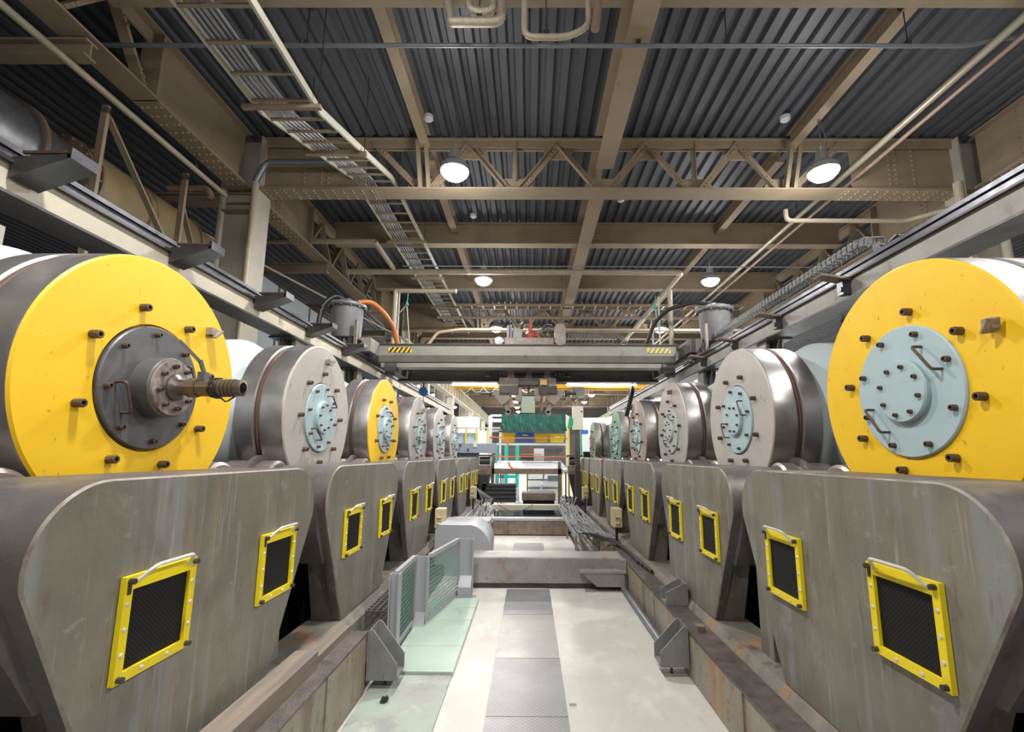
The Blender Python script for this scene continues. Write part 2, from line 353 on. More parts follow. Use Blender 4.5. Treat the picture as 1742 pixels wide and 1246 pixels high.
# ------------------------------------------------------------------ roof steel
YK = [8.5+3.44*k for k in range(-4, 16)]
XL, XR, XC = -5.6, 8.65, 1.42
XI = (-2.05, 5.07)
def ibeam_x(b, x0, x1, y, z0, z1, w, tf=.03, tw=.02):
    b.box(x0, x1, y-w/2, y+w/2, z0, z0+tf); b.box(x0, x1, y-w/2, y+w/2, z1-tf, z1); b.box(x0, x1, y-tw/2, y+tw/2, z0+tf, z1-tf)
def ibeam_y(b, y0, y1, x, z0, z1, w, tf=.03, tw=.02):
    b.box(x-w/2, x+w/2, y0, y1, z0, z0+tf); b.box(x-w/2, x+w/2, y0, y1, z1-tf, z1); b.box(x-tw/2, x+tw/2, y0, y1, z0+tf, z1-tf)
TR = [k for k in range(-4, 16) if k % 3 == 0 and k > -4]   # -3,0,3,...
nt_, nb_ = 0, 0
def truss(k, y, label):
    t = thing('roof_truss', label, 'truss', (1.5, y, 5.05), 0, 'riveted trusses under the roof deck')
    b = MB(); b.box(XL+.35, XR-.35, y-.2, y+.2, 5.05, 5.08); b.box(XL+.35, XR-.35, y-.015, y+.015, 5.08, 5.17)
    for xs in (-1, 1):      # splice plate with rivet heads under the chord ends
        x0, x1 = (XL+.35, XL+2.6) if xs < 0 else (XR-2.6, XR-.35)
        b.box(x0, x1, y-.19, y+.19, 5.035, 5.05)
        n = 12
        for i in range(n):
            for dy in (-.14, -.06, .06, .14): b.rivet((x0+.08+(x1-x0-.16)*i/(n-1), y+dy, 5.035), (0, 0, -1))
    b.build('bottom_chord', steelpaint, t, abs_=True)
    b = MB(); b.box(XL+.35, XR-.35, y-.15, y+.15, 6.14, 6.17); b.box(XL+.35, XR-.35, y-.015, y+.015, 5.98, 6.14)
    b.box(XL+.35, XR-.35, y-.1, y-.09, 5.98, 6.14)
    b.build('top_chord', steelpaint, t, abs_=True)
    for xs in (-1, 1):
        x0, x1 = (XL+.35, XL+2.35) if xs < 0 else (XR-2.35, XR-.35)
        b = MB(); b.box(x0, x1, y-.03, y-.012, 5.08, 6.14)
        for rx in (.55, .68, 1.02):
            xx = x0+rx+.2 if xs > 0 else x1-rx-.2
            for i in range(10): b.rivet((xx, y-.03, 5.17+.1*i), (0, -1, 0))
        b.build('end_web_plate', steelpaint, t, abs_=True)
    bn = [-2.05, -.32, 1.42, 3.2, 4.95]; tn = [-3.1, -1.2, .55, 2.3, 4.1, 6.1]
    for i, x in enumerate(bn):
        for j in (i, i+1):
            x2 = tn[j]; b = MB(); dx = .12 if x2 > x else -.12
            p = Vector((x+dx, y-.06, 5.1)); q = Vector((x2, y-.06, 6.08))
            b.bar(p, q, .022, .14, (0, 0, 1)) if False else b.bar(p, q, .05, .12, (0, 1, 0)) if False else None
            d = (q-p).normalized(); side = Vector((-d.z, 0, d.x))
            c = [p+side*.065, p-side*.065, q-side*.065, q+side*.065]
            b.add([v for v in c]+[v+Vector((0, .02, 0)) for v in c], [(0, 1, 2, 3), (7, 6, 5, 4), (0, 4, 5, 1), (1, 5, 6, 2), (2, 6, 7, 3), (3, 7, 4, 0)])
            c = [p+side*.065, p+side*.045, q+side*.045, q+side*.065]      # standing leg of the angle
            b.add([v for v in c]+[v+Vector((0, -.06, 0)) for v in c], [(0, 1, 2, 3), (7, 6, 5, 4), (0, 4, 5, 1), (1, 5, 6, 2), (2, 6, 7, 3), (3, 7, 4, 0)])
            for u in (.1, .16, .22, .28, .74, .8, .86):
                b.rivet(p+(q-p)*u-side*.012, (0, -1, 0), .024, .02)
            b.build('diagonal_brace', steelpaint, t, abs_=True)
    for x in tn[1:-1]:
        MB().add([(x-.38, y-.03, 6.12), (x+.38, y-.03, 6.12), (x+.2, y-.03, 5.78), (x-.2, y-.03, 5.78), (x-.38, y, 6.12), (x+.38, y, 6.12), (x+.2, y, 5.78), (x-.2, y, 5.78)],
                 [(0, 1, 2, 3), (7, 6, 5, 4), (0, 4, 5, 1), (1, 5, 6, 2), (2, 6, 7, 3), (3, 7, 4, 0)]).build('gusset_plate', steelpaint, t, abs_=True)
    for x in bn:
        MB().add([(x-.42, y-.03, 5.1), (x+.42, y-.03, 5.1), (x+.28, y-.03, 5.36), (x-.28, y-.03, 5.36), (x-.42, y, 5.1), (x+.42, y, 5.1), (x+.28, y, 5.36), (x-.28, y, 5.36)],
                 [(0, 1, 2, 3), (7, 6, 5, 4), (0, 4, 5, 1), (1, 5, 6, 2), (2, 6, 7, 3), (3, 7, 4, 0)]).build('gusset_plate', steelpaint, t, abs_=True)
    for x in (-.32, 3.2):
        b = MB().box(x-.04, x+.04, y-.06, y-.04, 5.3, 6.1); b.box(x+.03, x+.04, y-.12, y-.04, 5.3, 6.1)
        b.build('vertical_strut', steelpaint, t, abs_=True)
    for x, lean in ((-2.05, -.06), (5.0, .12)):
        b = MB()
        for dx in (-.08, .08): b.bar((x+dx, y-.16, 5.08), (x+dx+lean, y-.3, 6.0), .07, .1, (0, 1, 0))
        b.build('hanger_strut', steelpaint, t, abs_=True)
    return t
for i, k in enumerate([k for k in range(-3, 14, 3)]):
    y = 8.5+3.44*k
    truss(k, y, ['beige riveted roof truss directly above and behind the camera', 'beige riveted roof truss behind the two brightest ceiling lamps',
                 'beige riveted roof truss seen over the overhead crane beam', 'distant beige roof truss second beyond the overhead crane',
                 'distant beige roof truss third beyond the overhead crane', 'farthest beige roof truss, close to the end wall'][i])
pl = 0
for k in range(-4, 15):
    if k % 3 == 0: continue
    y = 8.5+3.44*k-(.1 if k == -1 else 0)
    t = thing('roof_beam', f'beige cross I-beam under the roof deck, {ORD[pl]} of the plain ones counted from above the camera', 'beam', (1.5, y, 5.55), 0, 'plain cross beams under the roof deck')
    pl += 1
    b = MB(); ibeam_x(b, XL+.3, XR-.3, y, 5.58, 6.19, .28); b.build('beam', steelpaint, t, abs_=True)
    if k > -2:
        b = MB()
        for xs in (XL+2.2, XC-.35, XC+.35, XR-2.0):
            for dx in (0, .09):
                for i in range(5): b.rivet((xs+dx, y-.018, 5.64+.1*i), (0, -1, 0))
            b.box(xs-.05, xs+.14, y-.02, y-.01, 5.6, 6.1)
        b.build('splice_plate', steelpaint, t, abs_=True)
# side bay beams on the left
for i, k in enumerate(range(-2, 10)):
    y = 8.5+3.44*k
    b = MB(); ibeam_x(b, -15.9, XL+.15, y, 4.80, 5.03, .16); o = b.build('side_bay_beam', steelpaint)
    tag(o, f'slim beige cross beam above the tan duct in the left side bay, {ORD[i]} from the camera', 'beam', 'slim cross beams of the left side bay')
# longitudinal beams between trusses
seg = [8.5+3.44*k for k in (-5, -3, 0, 3, 6, 9, 12, 15)]
nm = ['over the camera', 'between the second and third truss', 'above the overhead crane', 'beyond the overhead crane', 'far beyond the overhead crane', 'near the end of the hall', 'against the end wall']
for j in range(1, 7):
    y0, y1 = seg[j]+.22, min(seg[j+1]-.22, 61.9)
    b = MB(); ibeam_y(b, y0, y1, XC, 5.45, 6.19, .33, .035, .025)
    for yy in [y0+1+1.7*q for q in range(int((y1-y0-1)/1.7))]:
        for dx in (-.13, .13): b.rivet((XC+dx, yy, 5.45), (0, 0, -1), .02)
    tag(b.build('roof_main_beam', steelpaint), 'deep wide beige lengthwise roof beam ' + nm[j-1] + ', right of the middle', 'beam', 'deep lengthwise roof beams')
    for x, sd in zip(XI, ('left', 'right')):
        b = MB(); ibeam_y(b, y0, y1, x, 5.9, 6.19, .18)
        tag(b.build('roof_purlin', steelpaint), f'narrow beige lengthwise roof beam {nm[j-1]}, {sd} of the deep one', 'beam', 'narrow lengthwise roof beams')
# column lines: columns and riveted girders
for sgn, X0, sd in ((-1, XL, 'left'), (1, XR, 'right')):
    for j in range(1, 7):
        y = seg[j]
        lab = ['behind the camera', 'beside the first ceiling lamps', 'level with the far end of the overhead crane rails', 'first beyond the mill rows', 'second beyond the mill rows', 'farthest'][j-1]
        t = thing('roof_column', f'beige steel H-column on the {sd} side of the hall, {lab}', 'column', (X0, y, FZ), 0, f'steel columns along the {sd} side')
        b = MB(); b.box(X0-.36, X0-.33, y-.22, y+.22, FZ, 6.15); b.box(X0+.33, X0+.36, y-.22, y+.22, FZ, 6.15); b.box(X0-.33, X0+.33, y-.02, y+.02, FZ, 6.15)
        b.build('shaft', mat('column_beige_paint', (.47, .43, .36), .6, 0, (.40, .37, .31), 2, .5), t, abs_=True)
        b = MB()
        for zz in (4.6, 5.06): b.box(X0-.32, X0+.32, y-.21, y+.21, zz, zz+.02)
        b.build('stiffener', steelpaint, t, abs_=True)
    for j in range(1, 6):
        y0, y1 = seg[j]+.24, seg[j+1]-.24
        lab = ['over the near mills', 'over the middle of the hall', 'beyond the overhead crane', 'far beyond the overhead crane', 'at the far end'][j-1]
        t = thing('eaves_girder', f'beige riveted lengthwise girder {lab}, along the {sd} column line', 'girder', (X0, (y0+y1)/2, 5.05), 0, f'riveted girders of the {sd} column line')
        b = MB(); b.box(X0-.2, X0+.2, y0, y1, 5.05, 5.08); b.box(X0-.012, X0+.012, y0, y1, 5.08, 5.15)
        for (a, c) in ((y0, y0+2.2), (y1-2.2, y1)):
            b.box(X0-.19, X0+.19, a, c, 5.035, 5.05)
            for i in range(12):
                for dx in (-.14, -.06, .06, .14): b.rivet((X0+dx, a+.1+(c-a-.2)*i/11, 5.035), (0, 0, -1))
        b.build('bottom_flange', steelpaint, t, abs_=True)
        b = MB(); b.box(X0-.15, X0+.15, y0, y1, 6.14, 6.17); b.box(X0-.02, X0+.02, y0, y1, 5.95, 6.14); b.build('top_flange', steelpaint, t, abs_=True)
        for (a, c, s2) in ((y0, y0+2.2, 1), (y1-2.2, y1, -1)):
            b = MB(); b.box(X0-.03, X0+.03, a, c, 5.08, 6.14)
            for dy in (.75, .88):
                yy = a+dy if s2 > 0 else c-dy
                for i in range(10): b.rivet((X0-sgn*.03, yy, 5.16+.1*i), (-sgn, 0, 0))
            for zz in (5.4, 5.75): b.box(X0-.035, X0+.035, a, c-.9 if s2 > 0 else c, zz, zz+.01)
            b.build('web_plate', steelpaint, t, abs_=True)
            MB().box(X0-.16, X0+.16, (c if s2 > 0 else a)-.02, (c if s2 > 0 else a)+.02, 5.05, 6.14).build('web_stiffener', steelpaint, t, abs_=True)
        ys = y0+2.25; n = 4; step = (y1-y0-4.5)/n
        for i in range(n):
            a = ys+i*step; m_ = a+step/2
            for p, q in (((X0, a, 5.1), (X0, m_, 6.05)), ((X0, m_, 6.05), (X0, a+step, 5.1))):
                b = MB().bar(p, q, .16, .05, (1, 0, 0)) if False else MB().bar(p, q, .05, .15, (1, 0, 0))
                P, Q = Vector(p), Vector(q)
                for u in (.12, .2, .28, .72, .8, .88): b.rivet(P+(Q-P)*u+Vector((-sgn*.08, 0, 0)), (-sgn, 0, 0), .024, .02)
                b.build('diagonal_brace', steelpaint, t, abs_=True)
# ------------------------------------------------------------------ ceiling lamps
proto = None; li = 0
names_y = ['behind the camera', 'above the camera', 'in front of the near truss', 'before the second plain beam', 'above the overhead crane', 'just beyond the overhead crane']
for xi, lx in enumerate(LAMP_X):
    for yi, ly in enumerate(LAMP_Y):
        if (lx, ly) not in LAMPS: continue
        row = ['the far left row', 'the left row', 'the right row', 'the far right row'][xi]
        wh = names_y[yi] if yi < 6 else f'{ORD[yi-5]} of the small distant ones'
        lab = f'glowing ceiling lamp of {row}, {wh}'
        if proto is None:
            proto = thing('ceiling_lamp', lab, 'lamp', (lx, ly, LAMP_Z), 0, 'high-bay ceiling lamps')
            MB().lathe([(0.30, .05), (.30, .09), (.12, .11), (.1, .13), (0, .24), (-.10, .25), (-.10, .235), (0, .22)], 24, axis='z').build('housing', lampshell, proto)
            MB().lathe([(-.25, .0001), (-.24, .09), (-.20, .17), (-.14, .225), (-.08, .24)], 24, axis='z').build('lens', lensm, proto)
            b = MB().cyl((0, 0, .3), (0, 0, 1.2), .012, 6); b.tube([(.03, 0, .3), (.12, 0, .5), (.05, 0, .8), (.02, 0, 1.1)], .007, 5)
            b.build('hanger_rod', pipegr, proto); t = proto
        else: t = dup(proto)
        t.location = (lx, ly, LAMP_Z+EYE); t['label'] = lab
# ------------------------------------------------------------------ mills
def bolt_mesh(r, h):
    b = MB(); b.lathe([(0, r*1.0), (h*.9, r), (h, r*.9), (h, r*.55), (h*.55, r*.5), (h*.55, .0001)], 10); return b
def make_mill(face, plate, label, valve=False, rotk=0., lug=None, nb=8, handles=True, wide=1.):
    t = thing('ball_mill_drum', label, 'drum', (0, 0, 0), 0, None)
    b = MB(); b.lathe([(-.03, .0001), (-.03, .43), (0, .435), (0, .872), (-.012, .885)], 96, smooth=False); b.build('face_disc', face, t)
    MB().lathe([(-.012, .885), (-.03, .89), (-.245, .89), (-.255, .875)], 96).build('tyre', tyre, t)
    MB().lathe([(-.255, .875), (-.26, .845), (-.285, .845), (-.295, .872), (-.305, .845), (-.315, .845), (-.32, .875)], 96).build('groove_ring', groove, t)
    MB().lathe([(-.32, .875), (-.33, .89), (-.52, .89), (-.54, .86), (-.54, .75)], 96).build('tyre', tyre, t)
    MB().lathe([(-.52, .76), (-.72, .82), (-.95, .96), (-1.0, .965), (-2.2, .965), (-2.4, .8), (-2.45, .0001)], 96).build('drum_body', body, t)
    o = MB().lathe([(-.03, .42), (.012, .42), (.02, .412), (.02, .0001)], 64, smooth=False).build('cover_plate', plate, t)
    def ring(n, rad, x0, r, h, parent, off=0., nm='cap_screw'):
        me = bolt_mesh(r, h).mesh(nm, boltm)
        for i in range(n):
            a = rotk+off+2*PI*i/n
            q = bpy.data.objects.new(nm, me); COL.objects.link(q); q.parent = parent; q.location = (x0, rad*math.cos(a), rad*math.sin(a))
    ring(nb, .545, 0, .026, .055, t, .3)
    ring(8, .365, .02, .018, .035, o, .1)
    if valve:
        h = MB().lathe([(.02, .205), (.135, .205), (.145, .195), (.145, .0001)], 48).build('hub_flange', dkplate, t)
        h2 = MB().lathe([(.145, .19), (.16, .188), (.165, .0001)], 48).build('flange_ring', rusty, h)
        ring(8, .145, .165, .016, .03, h, .2)
        b = MB(); b.lathe([(.16, .09), (.18, .09), (.2, .06), (.24, .045), (.27, .045)], 20); b.lathe([(.26, .0001), (.26, .066), (.33, .066), (.33, .058), (.42, .058), (.42, .066), (.46, .066)], 8)
        pr_ = [(.46, .0001)]
        for i in range(5): pr_ += [(.46+.026*i, .062), (.478+.026*i, .062), (.478+.026*i, .053), (.486+.026*i, .053)]
        b.lathe(pr_+[(.59, .056), (.63, .056), (.635, .04), (.56, .04), (.56, .0001)], 24)
        v = b.build('valve_pipe', mat('oily_valve_steel', (.13, .11, .10), .38, .6, (.2, .16, .14), 12, .5), t)
        MB().bar((.35, 0, .05), (.35, 0, .11), .05, .05).bar((.35, 0, .11), (.33, -.02, .19), .04, .02).bar((.33, -.02, .18), (.22, -.08, .31), .05, .022).build('valve_lever', dkplate, v)
        b = MB(); pts = [(.45+.02*math.sin(i*.9), .07*math.cos(i*.7), .07*math.sin(i*.7)) for i in range(24)]; pts += [(.5, .03, -.09), (.55, -.02, -.09), (.58, 0, -.06)]
        b.tube(pts, .006, 5); b.build('wire_tie', blackc, v)
    else:
        h = MB().lathe([(.02, .2), (.05, .2), (.06, .192), (.06, .0001)], 48, smooth=False).build('hub_plate', plate, t)
        ring(8, .155, .06, .014, .022, h, .2)
    if handles:
        for s in (-1, 1):
            c, sn = math.cos(rotk+.35), math.sin(rotk+.35)
            def P(x, r, tt): return (x, s*(r*c - tt*sn), s*(r*sn + tt*c))
            MB().tube([P(.02, .285, -.1), P(.09, .285, -.1), P(.09, .285, .1), P(.02, .285, .1)], .009, 8, .02).build('lifting_handle', boltm, o)
    o.scale = (1, wide, wide)
    for q in t.children:
        if q.name.startswith('hub_plate'): q.scale = (1, wide, wide)
    if lug:
        a = lug; cx, cz = .72*math.cos(a), .72*math.sin(a)
        MB().box(0, .05, cx-.03, cx+.03, cz-.03, cz+.03).bar((.045, cx-.01, cz-.05), (.06, cx+.05, cz+.02), .012, .07, (1, 0, 0)).build('welded_lug', rusty, t)
    return t
MX, MZ = 2.6, .44
Lm = [(3.17, yellow, dkplate, dict(valve=True, lug=R(47)), 'yellow-faced mill drum with dark centre plate and protruding valve pipe, nearest on the left'),
      (5.80, tan, blue, dict(rotk=.5, lug=R(85)), 'grey steel-faced mill drum with light blue plate, between the two yellow ones on the left'),
      (8.43, yellow, blue, dict(rotk=.9), 'yellow-faced mill drum with light blue centre plate, third on the left'),
      (11.0, tan, blue, dict(rotk=.2, lug=R(60)), 'grey steel-faced mill drum right behind the smaller yellow one on the left'),
      (13.6, tan, blue, dict(rotk=1.2), 'grey steel-faced mill drum, last but one on the left'),
      (16.2, tan, blue, dict(rotk=.7), 'grey steel-faced mill drum at the far end of the left row')]
Rm = [(3.20, yellow, blue, dict(rotk=.3, lug=R(24), wide=1.08), 'large yellow-faced mill drum with light blue centre plate, nearest on the right'),
      (5.88, tan, blue, dict(rotk=.1), 'grey-faced mill drum with light blue plate, second on the right beside the yellow one'),
      (8.65, tan, whiteplate, dict(rotk=.6, lug=R(80)), 'grey-faced mill drum with pale grey centre plate, third on the right'),
      (11.4, pink, blue, dict(rotk=1.0), 'rusty tan-faced mill drum with light blue plate, just before the green-faced one'),
      (14.3, greend, blue, dict(rotk=.4), 'green-faced mill drum with pale plate, fifth on the right'),
      (19.6, greend, rusty, dict(rotk=.8), 'small distant green-rimmed mill drum with rusty plate at the far right')]
for row, sx in ((Lm, -1), (Rm, 1)):
    for (y, fc, pc, kw, lab) in row:
        t = make_mill(fc, pc, lab, **kw); t.location = (sx*MX, y, MZ+EYE)
        t['group'] = 'mill drums in two rows along the aisle'
        if sx > 0: t.rotation_euler = (0, 0, PI)
# support rollers
pr = None; k = 0
for sx, row, sd in ((-1, Lm, 'left'), (1, Rm, 'right')):
    for i, (y, *_r) in enumerate(row):
        for dy in (-.85, .85):
            yy = y+dy; where = 'near' if dy < 0 else 'far'
            lab = f'pinkish steel support roller under the {where} side of the {ORD[i]} mill drum on the {sd}'
            if pr is None:
                pr = thing('support_roller', lab, 'roller', (0, 0, 0), 0, 'support rollers under the mill drums')
                MB().lathe([(0, .11), (0, .22), (-.02, .245), (-.16, .245), (-.17, .22), (-.2, .22), (-.2, .3), (-.24, .3), (-.24, .22), (-.28, .245), (-.5, .245), (-.52, .2), (-.52, .0001)], 40).build('wheel', mat('roller_steel', (.36, .30, .29), .35, .6), pr)
                MB().lathe([(-.05, .11), (.03, .09), (.03, .0001)], 24).build('bearing_cap', darkst, pr)
                MB().box(-.5, -.04, -.1, .1, -.64, -.28).build('pedestal', darkst, pr)
                t = pr
            else: t = dup(pr)
            t.location = (sx*(MX-.0), yy, -.32+EYE); t['label'] = lab
            t.rotation_euler = (0, 0, 0 if sx < 0 else PI)

# ------------------------------------------------------------------ roller covers with hatches
def arc(cx, cz, r, a0, a1, n=8): return [(cx+r*math.cos(R(a0+(a1-a0)*i/n)), cz+r*math.sin(R(a0+(a1-a0)*i/n))) for i in range(n+1)]
prof = arc(.86, -.46, .34, -12, 90, 14) + arc(-.86, -.46, .34, 90, 192, 14) + [(-.66, -1.67), (.60, -1.67)]
def inset(poly, d):
    out = []; n = len(poly)
    for i in range(n):
        p, q, r0 = Vector(poly[i-1]), Vector(poly[i]), Vector(poly[(i+1) % n])
        a = (q-p).normalized(); c = (r0-q).normalized(); m = (Vector((-a.y, a.x))+Vector((-c.y, c.x))).normalized()
        k = d/max(.5, m.dot(Vector((-a.y, a.x)))); out.append(tuple(q+m*k))
    return out
SCR = []
def make_cover(label):
    t = thing('roller_cover', label, 'cover', (0, 0, 0), 0, None)
    # local: +x faces the aisle at x=0, body goes to -x
    b = MB().use(covpaint); ins = inset(prof, .009); n = len(prof)
    b.add([(0, u, w_) for u, w_ in ins], [tuple(range(n))])
    b.use(weld); b.add([(0, u, w_) for u, w_ in ins]+[(-.012, u, w_) for u, w_ in prof], [(i, (i+1) % n, n+(i+1) % n, n+i) for i in range(n)])
    b.use(covtop); b.add([(-.012, u, w_) for u, w_ in prof]+[(-.09, u, w_) for u, w_ in prof], [(i, (i+1) % n, n+(i+1) % n, n+i) for i in range(n)], True)
    b.build('front_plate', None, t)
    up_ = [(u, w_) for u, w_ in prof if w_ > -1.3]; m = len(up_)
    inn = [(u*.97, w_-.02) for u, w_ in up_]
    bt = [(.93, -1.12)]; 
    b = MB()
    shell = [(prof[0][0]-.03, -.75)] + up_ + [(up_[-1][0]+.03, -.75), (-.98, -1.05), (-.80, -1.05), (-.85, -.6), (.85, -.6), (.80, -1.05), (.98, -1.05)]
    b.prism([(u, w_) for u, w_ in shell], -.58, -.09)
    b.build('shell', covtop, t)
    MB().prism([(-.66, -1.67), (-.5, -1.67), (-.72, -.7), (-.95, -.7)], -.3, -.09).build('leg', covpaint, t)
    MB().prism([(.5, -1.67), (.6, -1.67), (.95, -.7), (.72, -.7)], -.3, -.09).build('leg', covpaint, t)
    for yc in (-.52, .62):
        h = MB(); w2, h2 = .235, .235; zc = -.81; f = .045
        fr = [(-w2, zc-h2), (w2, zc-h2), (w2, zc+h2), (-w2, zc+h2)]; fi = [(-w2+f, zc-h2+f), (w2-f, zc-h2+f), (w2-f, zc+h2-f*1.4), (-w2+f, zc+h2-f*1.4)]
        vs = [(x, yc+u, w_) for x in (.004, .03) for u, w_ in fr+fi]
        fs = []
        for i in range(4):
            j = (i+1) % 4
            fs += [(i, j, 4+j, 4+i), (8+i, 12+i, 12+j, 8+j), (i, 8+i, 8+j, j), (4+i, 4+j, 12+j, 12+i)]
        h.add(vs, fs); ho = h.build('hatch_frame', yelhatch, t)
        MB().box(.002, .012, yc-w2+f-.005, yc+w2-f+.005, zc-h2+f-.005, zc+h2-f).build('mesh_screen', mesh_m, ho)
        MB().tube([(.03, yc-.17, zc+h2-.03), (.085, yc-.13, zc+h2+.035), (.085, yc+.13, zc+h2+.035), (.03, yc+.17, zc+h2-.03)], .0095, 8, .03).build('handle', alu, ho)
        if not SCR:
            SCR.append(MB().lathe([(.03, .011), (.036, .008), (.036, .0001)], 8).mesh('screw', alu))
            SCR.append(MB().lathe([(.03, .014), (.055, .014), (.055, .0001)], 8).mesh('corner_bolt', darkst))
        def put(me, y, z):
            q = bpy.data.objects.new(me.name, me); COL.objects.link(q); q.parent = ho; q.location = (0, y, z)
        for u in (-1, 1):
            for v_ in (-.6, 0, .6): put(SCR[0], yc+u*(w2-f/2), zc+v_*(h2-.05))
            put(SCR[0], yc+u*.08, zc-h2+f/2)
        for u, v_ in ((-1, 1), (1, 1), (-1, -1), (1, -1)): put(SCR[1], yc+u*(w2-.022), zc+v_*(h2-.022))
        MB().box(.03, .036, yc-w2+.012, yc-w2+.03, zc+h2-.08, zc+h2-.02).build('latch_slot', darkst, ho)
    return t
cl = [3.04, 5.70, 8.38, 11.02, 13.65, 16.25]; cr = [3.12, 5.72, 8.45, 11.15, 13.85, 16.55]
cp = None
for sx, ys, sd in ((-1, cl, 'left'), (1, cr, 'right')):
    for i, y in enumerate(ys):
        lab = f'worn olive-grey steel roller cover with two yellow hatches, {ORD[i]} in the {sd} row'
        if cp is None: t = cp = make_cover(lab)
        else: t = dup(cp)
        t['label'] = lab; t['group'] = 'roller covers with yellow hatches'
        t.location = (sx*1.9, y, EYE); t.rotation_euler = (0, 0, 0 if sx < 0 else PI)
# posts standing between covers, plinths, base beams
for sx, ys, sd in ((-1, cl, 'left'), (1, cr, 'right')):
    for i, y in enumerate(ys[:-1]):
        yy = (y+ys[i+1])/2 - .12
        if sx < 0: yy -= .12
        b = MB().box(sx*2.05-.04, sx*2.05+.14*sx+.04*sx, yy-.16, yy+.06, -1.67, -.62)
        tag(b.build('support_post', covpaint), f'flat olive steel post standing in the {ORD[i]} gap between covers of the {sd} row', 'post', 'posts between the roller covers')
    b = MB()
    b.prism([(sx*1.84, FZ), (sx*1.84, -1.76), (sx*1.9, -1.67), (sx*2.25, -1.67), (sx*2.25, FZ)], 1.0, 18.0, 'y')
    tag(b.build('machine_plinth', plinthm), f'long rust-flecked steel plinth carrying the roller covers on the {sd}', 'plinth')
    # dark machine bed under the mills, brought forward to blacken the cover gaps
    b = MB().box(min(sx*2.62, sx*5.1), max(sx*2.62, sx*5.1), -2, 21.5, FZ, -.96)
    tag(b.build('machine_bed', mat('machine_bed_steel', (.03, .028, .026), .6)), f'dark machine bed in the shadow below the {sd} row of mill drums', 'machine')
    b = MB().box(min(sx*2.27, sx*3.93), max(sx*2.27, sx*2.6), -2, 21.5, FZ, FZ+.05)  # oily pan added near black, so the gaps between covers read dark
    tag(b.build('oily_shade_pan', mat('oily_shade_black', (.018, .017, .016), .5)), f'black oily pan added to darken the floor under the {sd} row of mill drums', 'pan')
    # yoke arms seen below the covers
    for i, y in enumerate(ys):
        b = MB()
        b.bar((sx*2.35, y-1.35, -.95), (sx*2.35, y-.98, -.62), .18, .2, (1, 0, 0)); b.cyl((sx*2.2, y-1.3, -.9), (sx*2.5, y-1.3, -.9), .12, 16)
        tag(b.build('rocker_link', rusty), f'rusty bearing arm tucked beside the near edge of the {ORD[i]} cover on the {sd}', 'arm', 'bearing arms beside the covers')

def base_beam(sx, x0, top, y0, y1, sd):
    t = thing('base_beam', f'rust-stained steel base beam along the {sd} edge of the aisle floor', 'beam', (sx*(x0+.1), (y0+y1)/2, FZ))
    xa, xb = sx*x0, sx*(x0+.235)
    MB().box(min(xa+sx*.012, xb), max(xa+sx*.012, xb), y0, y1, FZ+.01, top-.02).build('web', base, t, abs_=True)
    MB().box(min(xa, xb), max(xa, xb), y0, y1, top-.02, top).build('flange', oil, t, abs_=True)
    b = MB()
    yy = y0+.5
    while yy < y1: b.box(min(xa-sx*.0, xa+sx*.03), max(xa, xa+sx*.03), yy, yy+.06, FZ+.01, top-.02); yy += 2.55
    b.build('web_stiffener', base, t, abs_=True)
base_beam(1, 1.6, -1.74, .8, 12.4, 'right')
base_beam(-1, 1.52, -1.66, .8, 4.75, 'left')
tag(MB().box(-1.84, -1.55, 4.75, 8.9, FZ, -1.98).build('low_curb', darkst), 'low dark steel curb behind the wire guard panels on the left', 'curb')  # run on past the fence to put dark behind the wire grid
tag(MB().box(-1.84, -1.5, 9.2, 17, FZ, -1.8).build('floor_girder', plinthm), 'dark floor girder below the far left covers', 'beam')
# triangular brackets
def bracket(x, y, z0, z1, sx, w_, lab, depth=.28, m=bracketm):
    t = thing('gusset_bracket', lab, 'bracket', (x, y, z0), 0, 'triangular brackets bolted to the base beams')
    for dy in (-w_/2, w_/2):
        MB().prism([(x, z1), (x-sx*.04, z1), (x-sx*depth, z0+.14), (x-sx*depth, z0), (x, z0)], y+dy-.008, y+dy+.008, 'y').build('side_plate', m, t, abs_=True)
    MB().box(min(x, x-sx*depth), max(x, x-sx*depth), y-w_/2, y+w_/2, z0, z0+.02).build('foot_plate', m, t, abs_=True)
    MB().box(min(x-sx*.01, x), max(x-sx*.01, x), y-w_/2-.03, y+w_/2+.03, z0, z1).build('back_plate', m, t, abs_=True)
    b = MB().cyl((x-sx*depth*.5, y, z0+.02), (x-sx*depth*.5, y, z0+.06), .03, 6); b.cyl((x-sx*depth*.5, y, z0-.1), (x-sx*depth*.5, y, z0+.1), .014, 8)
    b.build('anchor_bolt', boltm, t, abs_=True)
bracket(1.6, 5.2, -2.1, -1.72, 1, .24, 'grey triangular bracket on the aisle side of the right base beam, middle of the three')
bracket(1.86, 5.95, -1.74, -1.5, 1, .22, 'small welded bracket standing on top of the right base beam', .25)
bracket(1.6, 9.5, -2.1, -1.74, 1, .3, 'brown triangular bracket on the right base beam behind the grey crossbeam', .3, brownp)
bracket(-1.52, 4.9, -2.1, -1.66, -1, .26, 'grey triangular bracket at the end of the left base beam, by the wire guard')
tag(MB().box(1.68, 1.76, 5.0, 5.09, -1.74, -1.69).build('steel_block', brownp), 'small brown block lying on the oily flange of the right base beam', 'block')
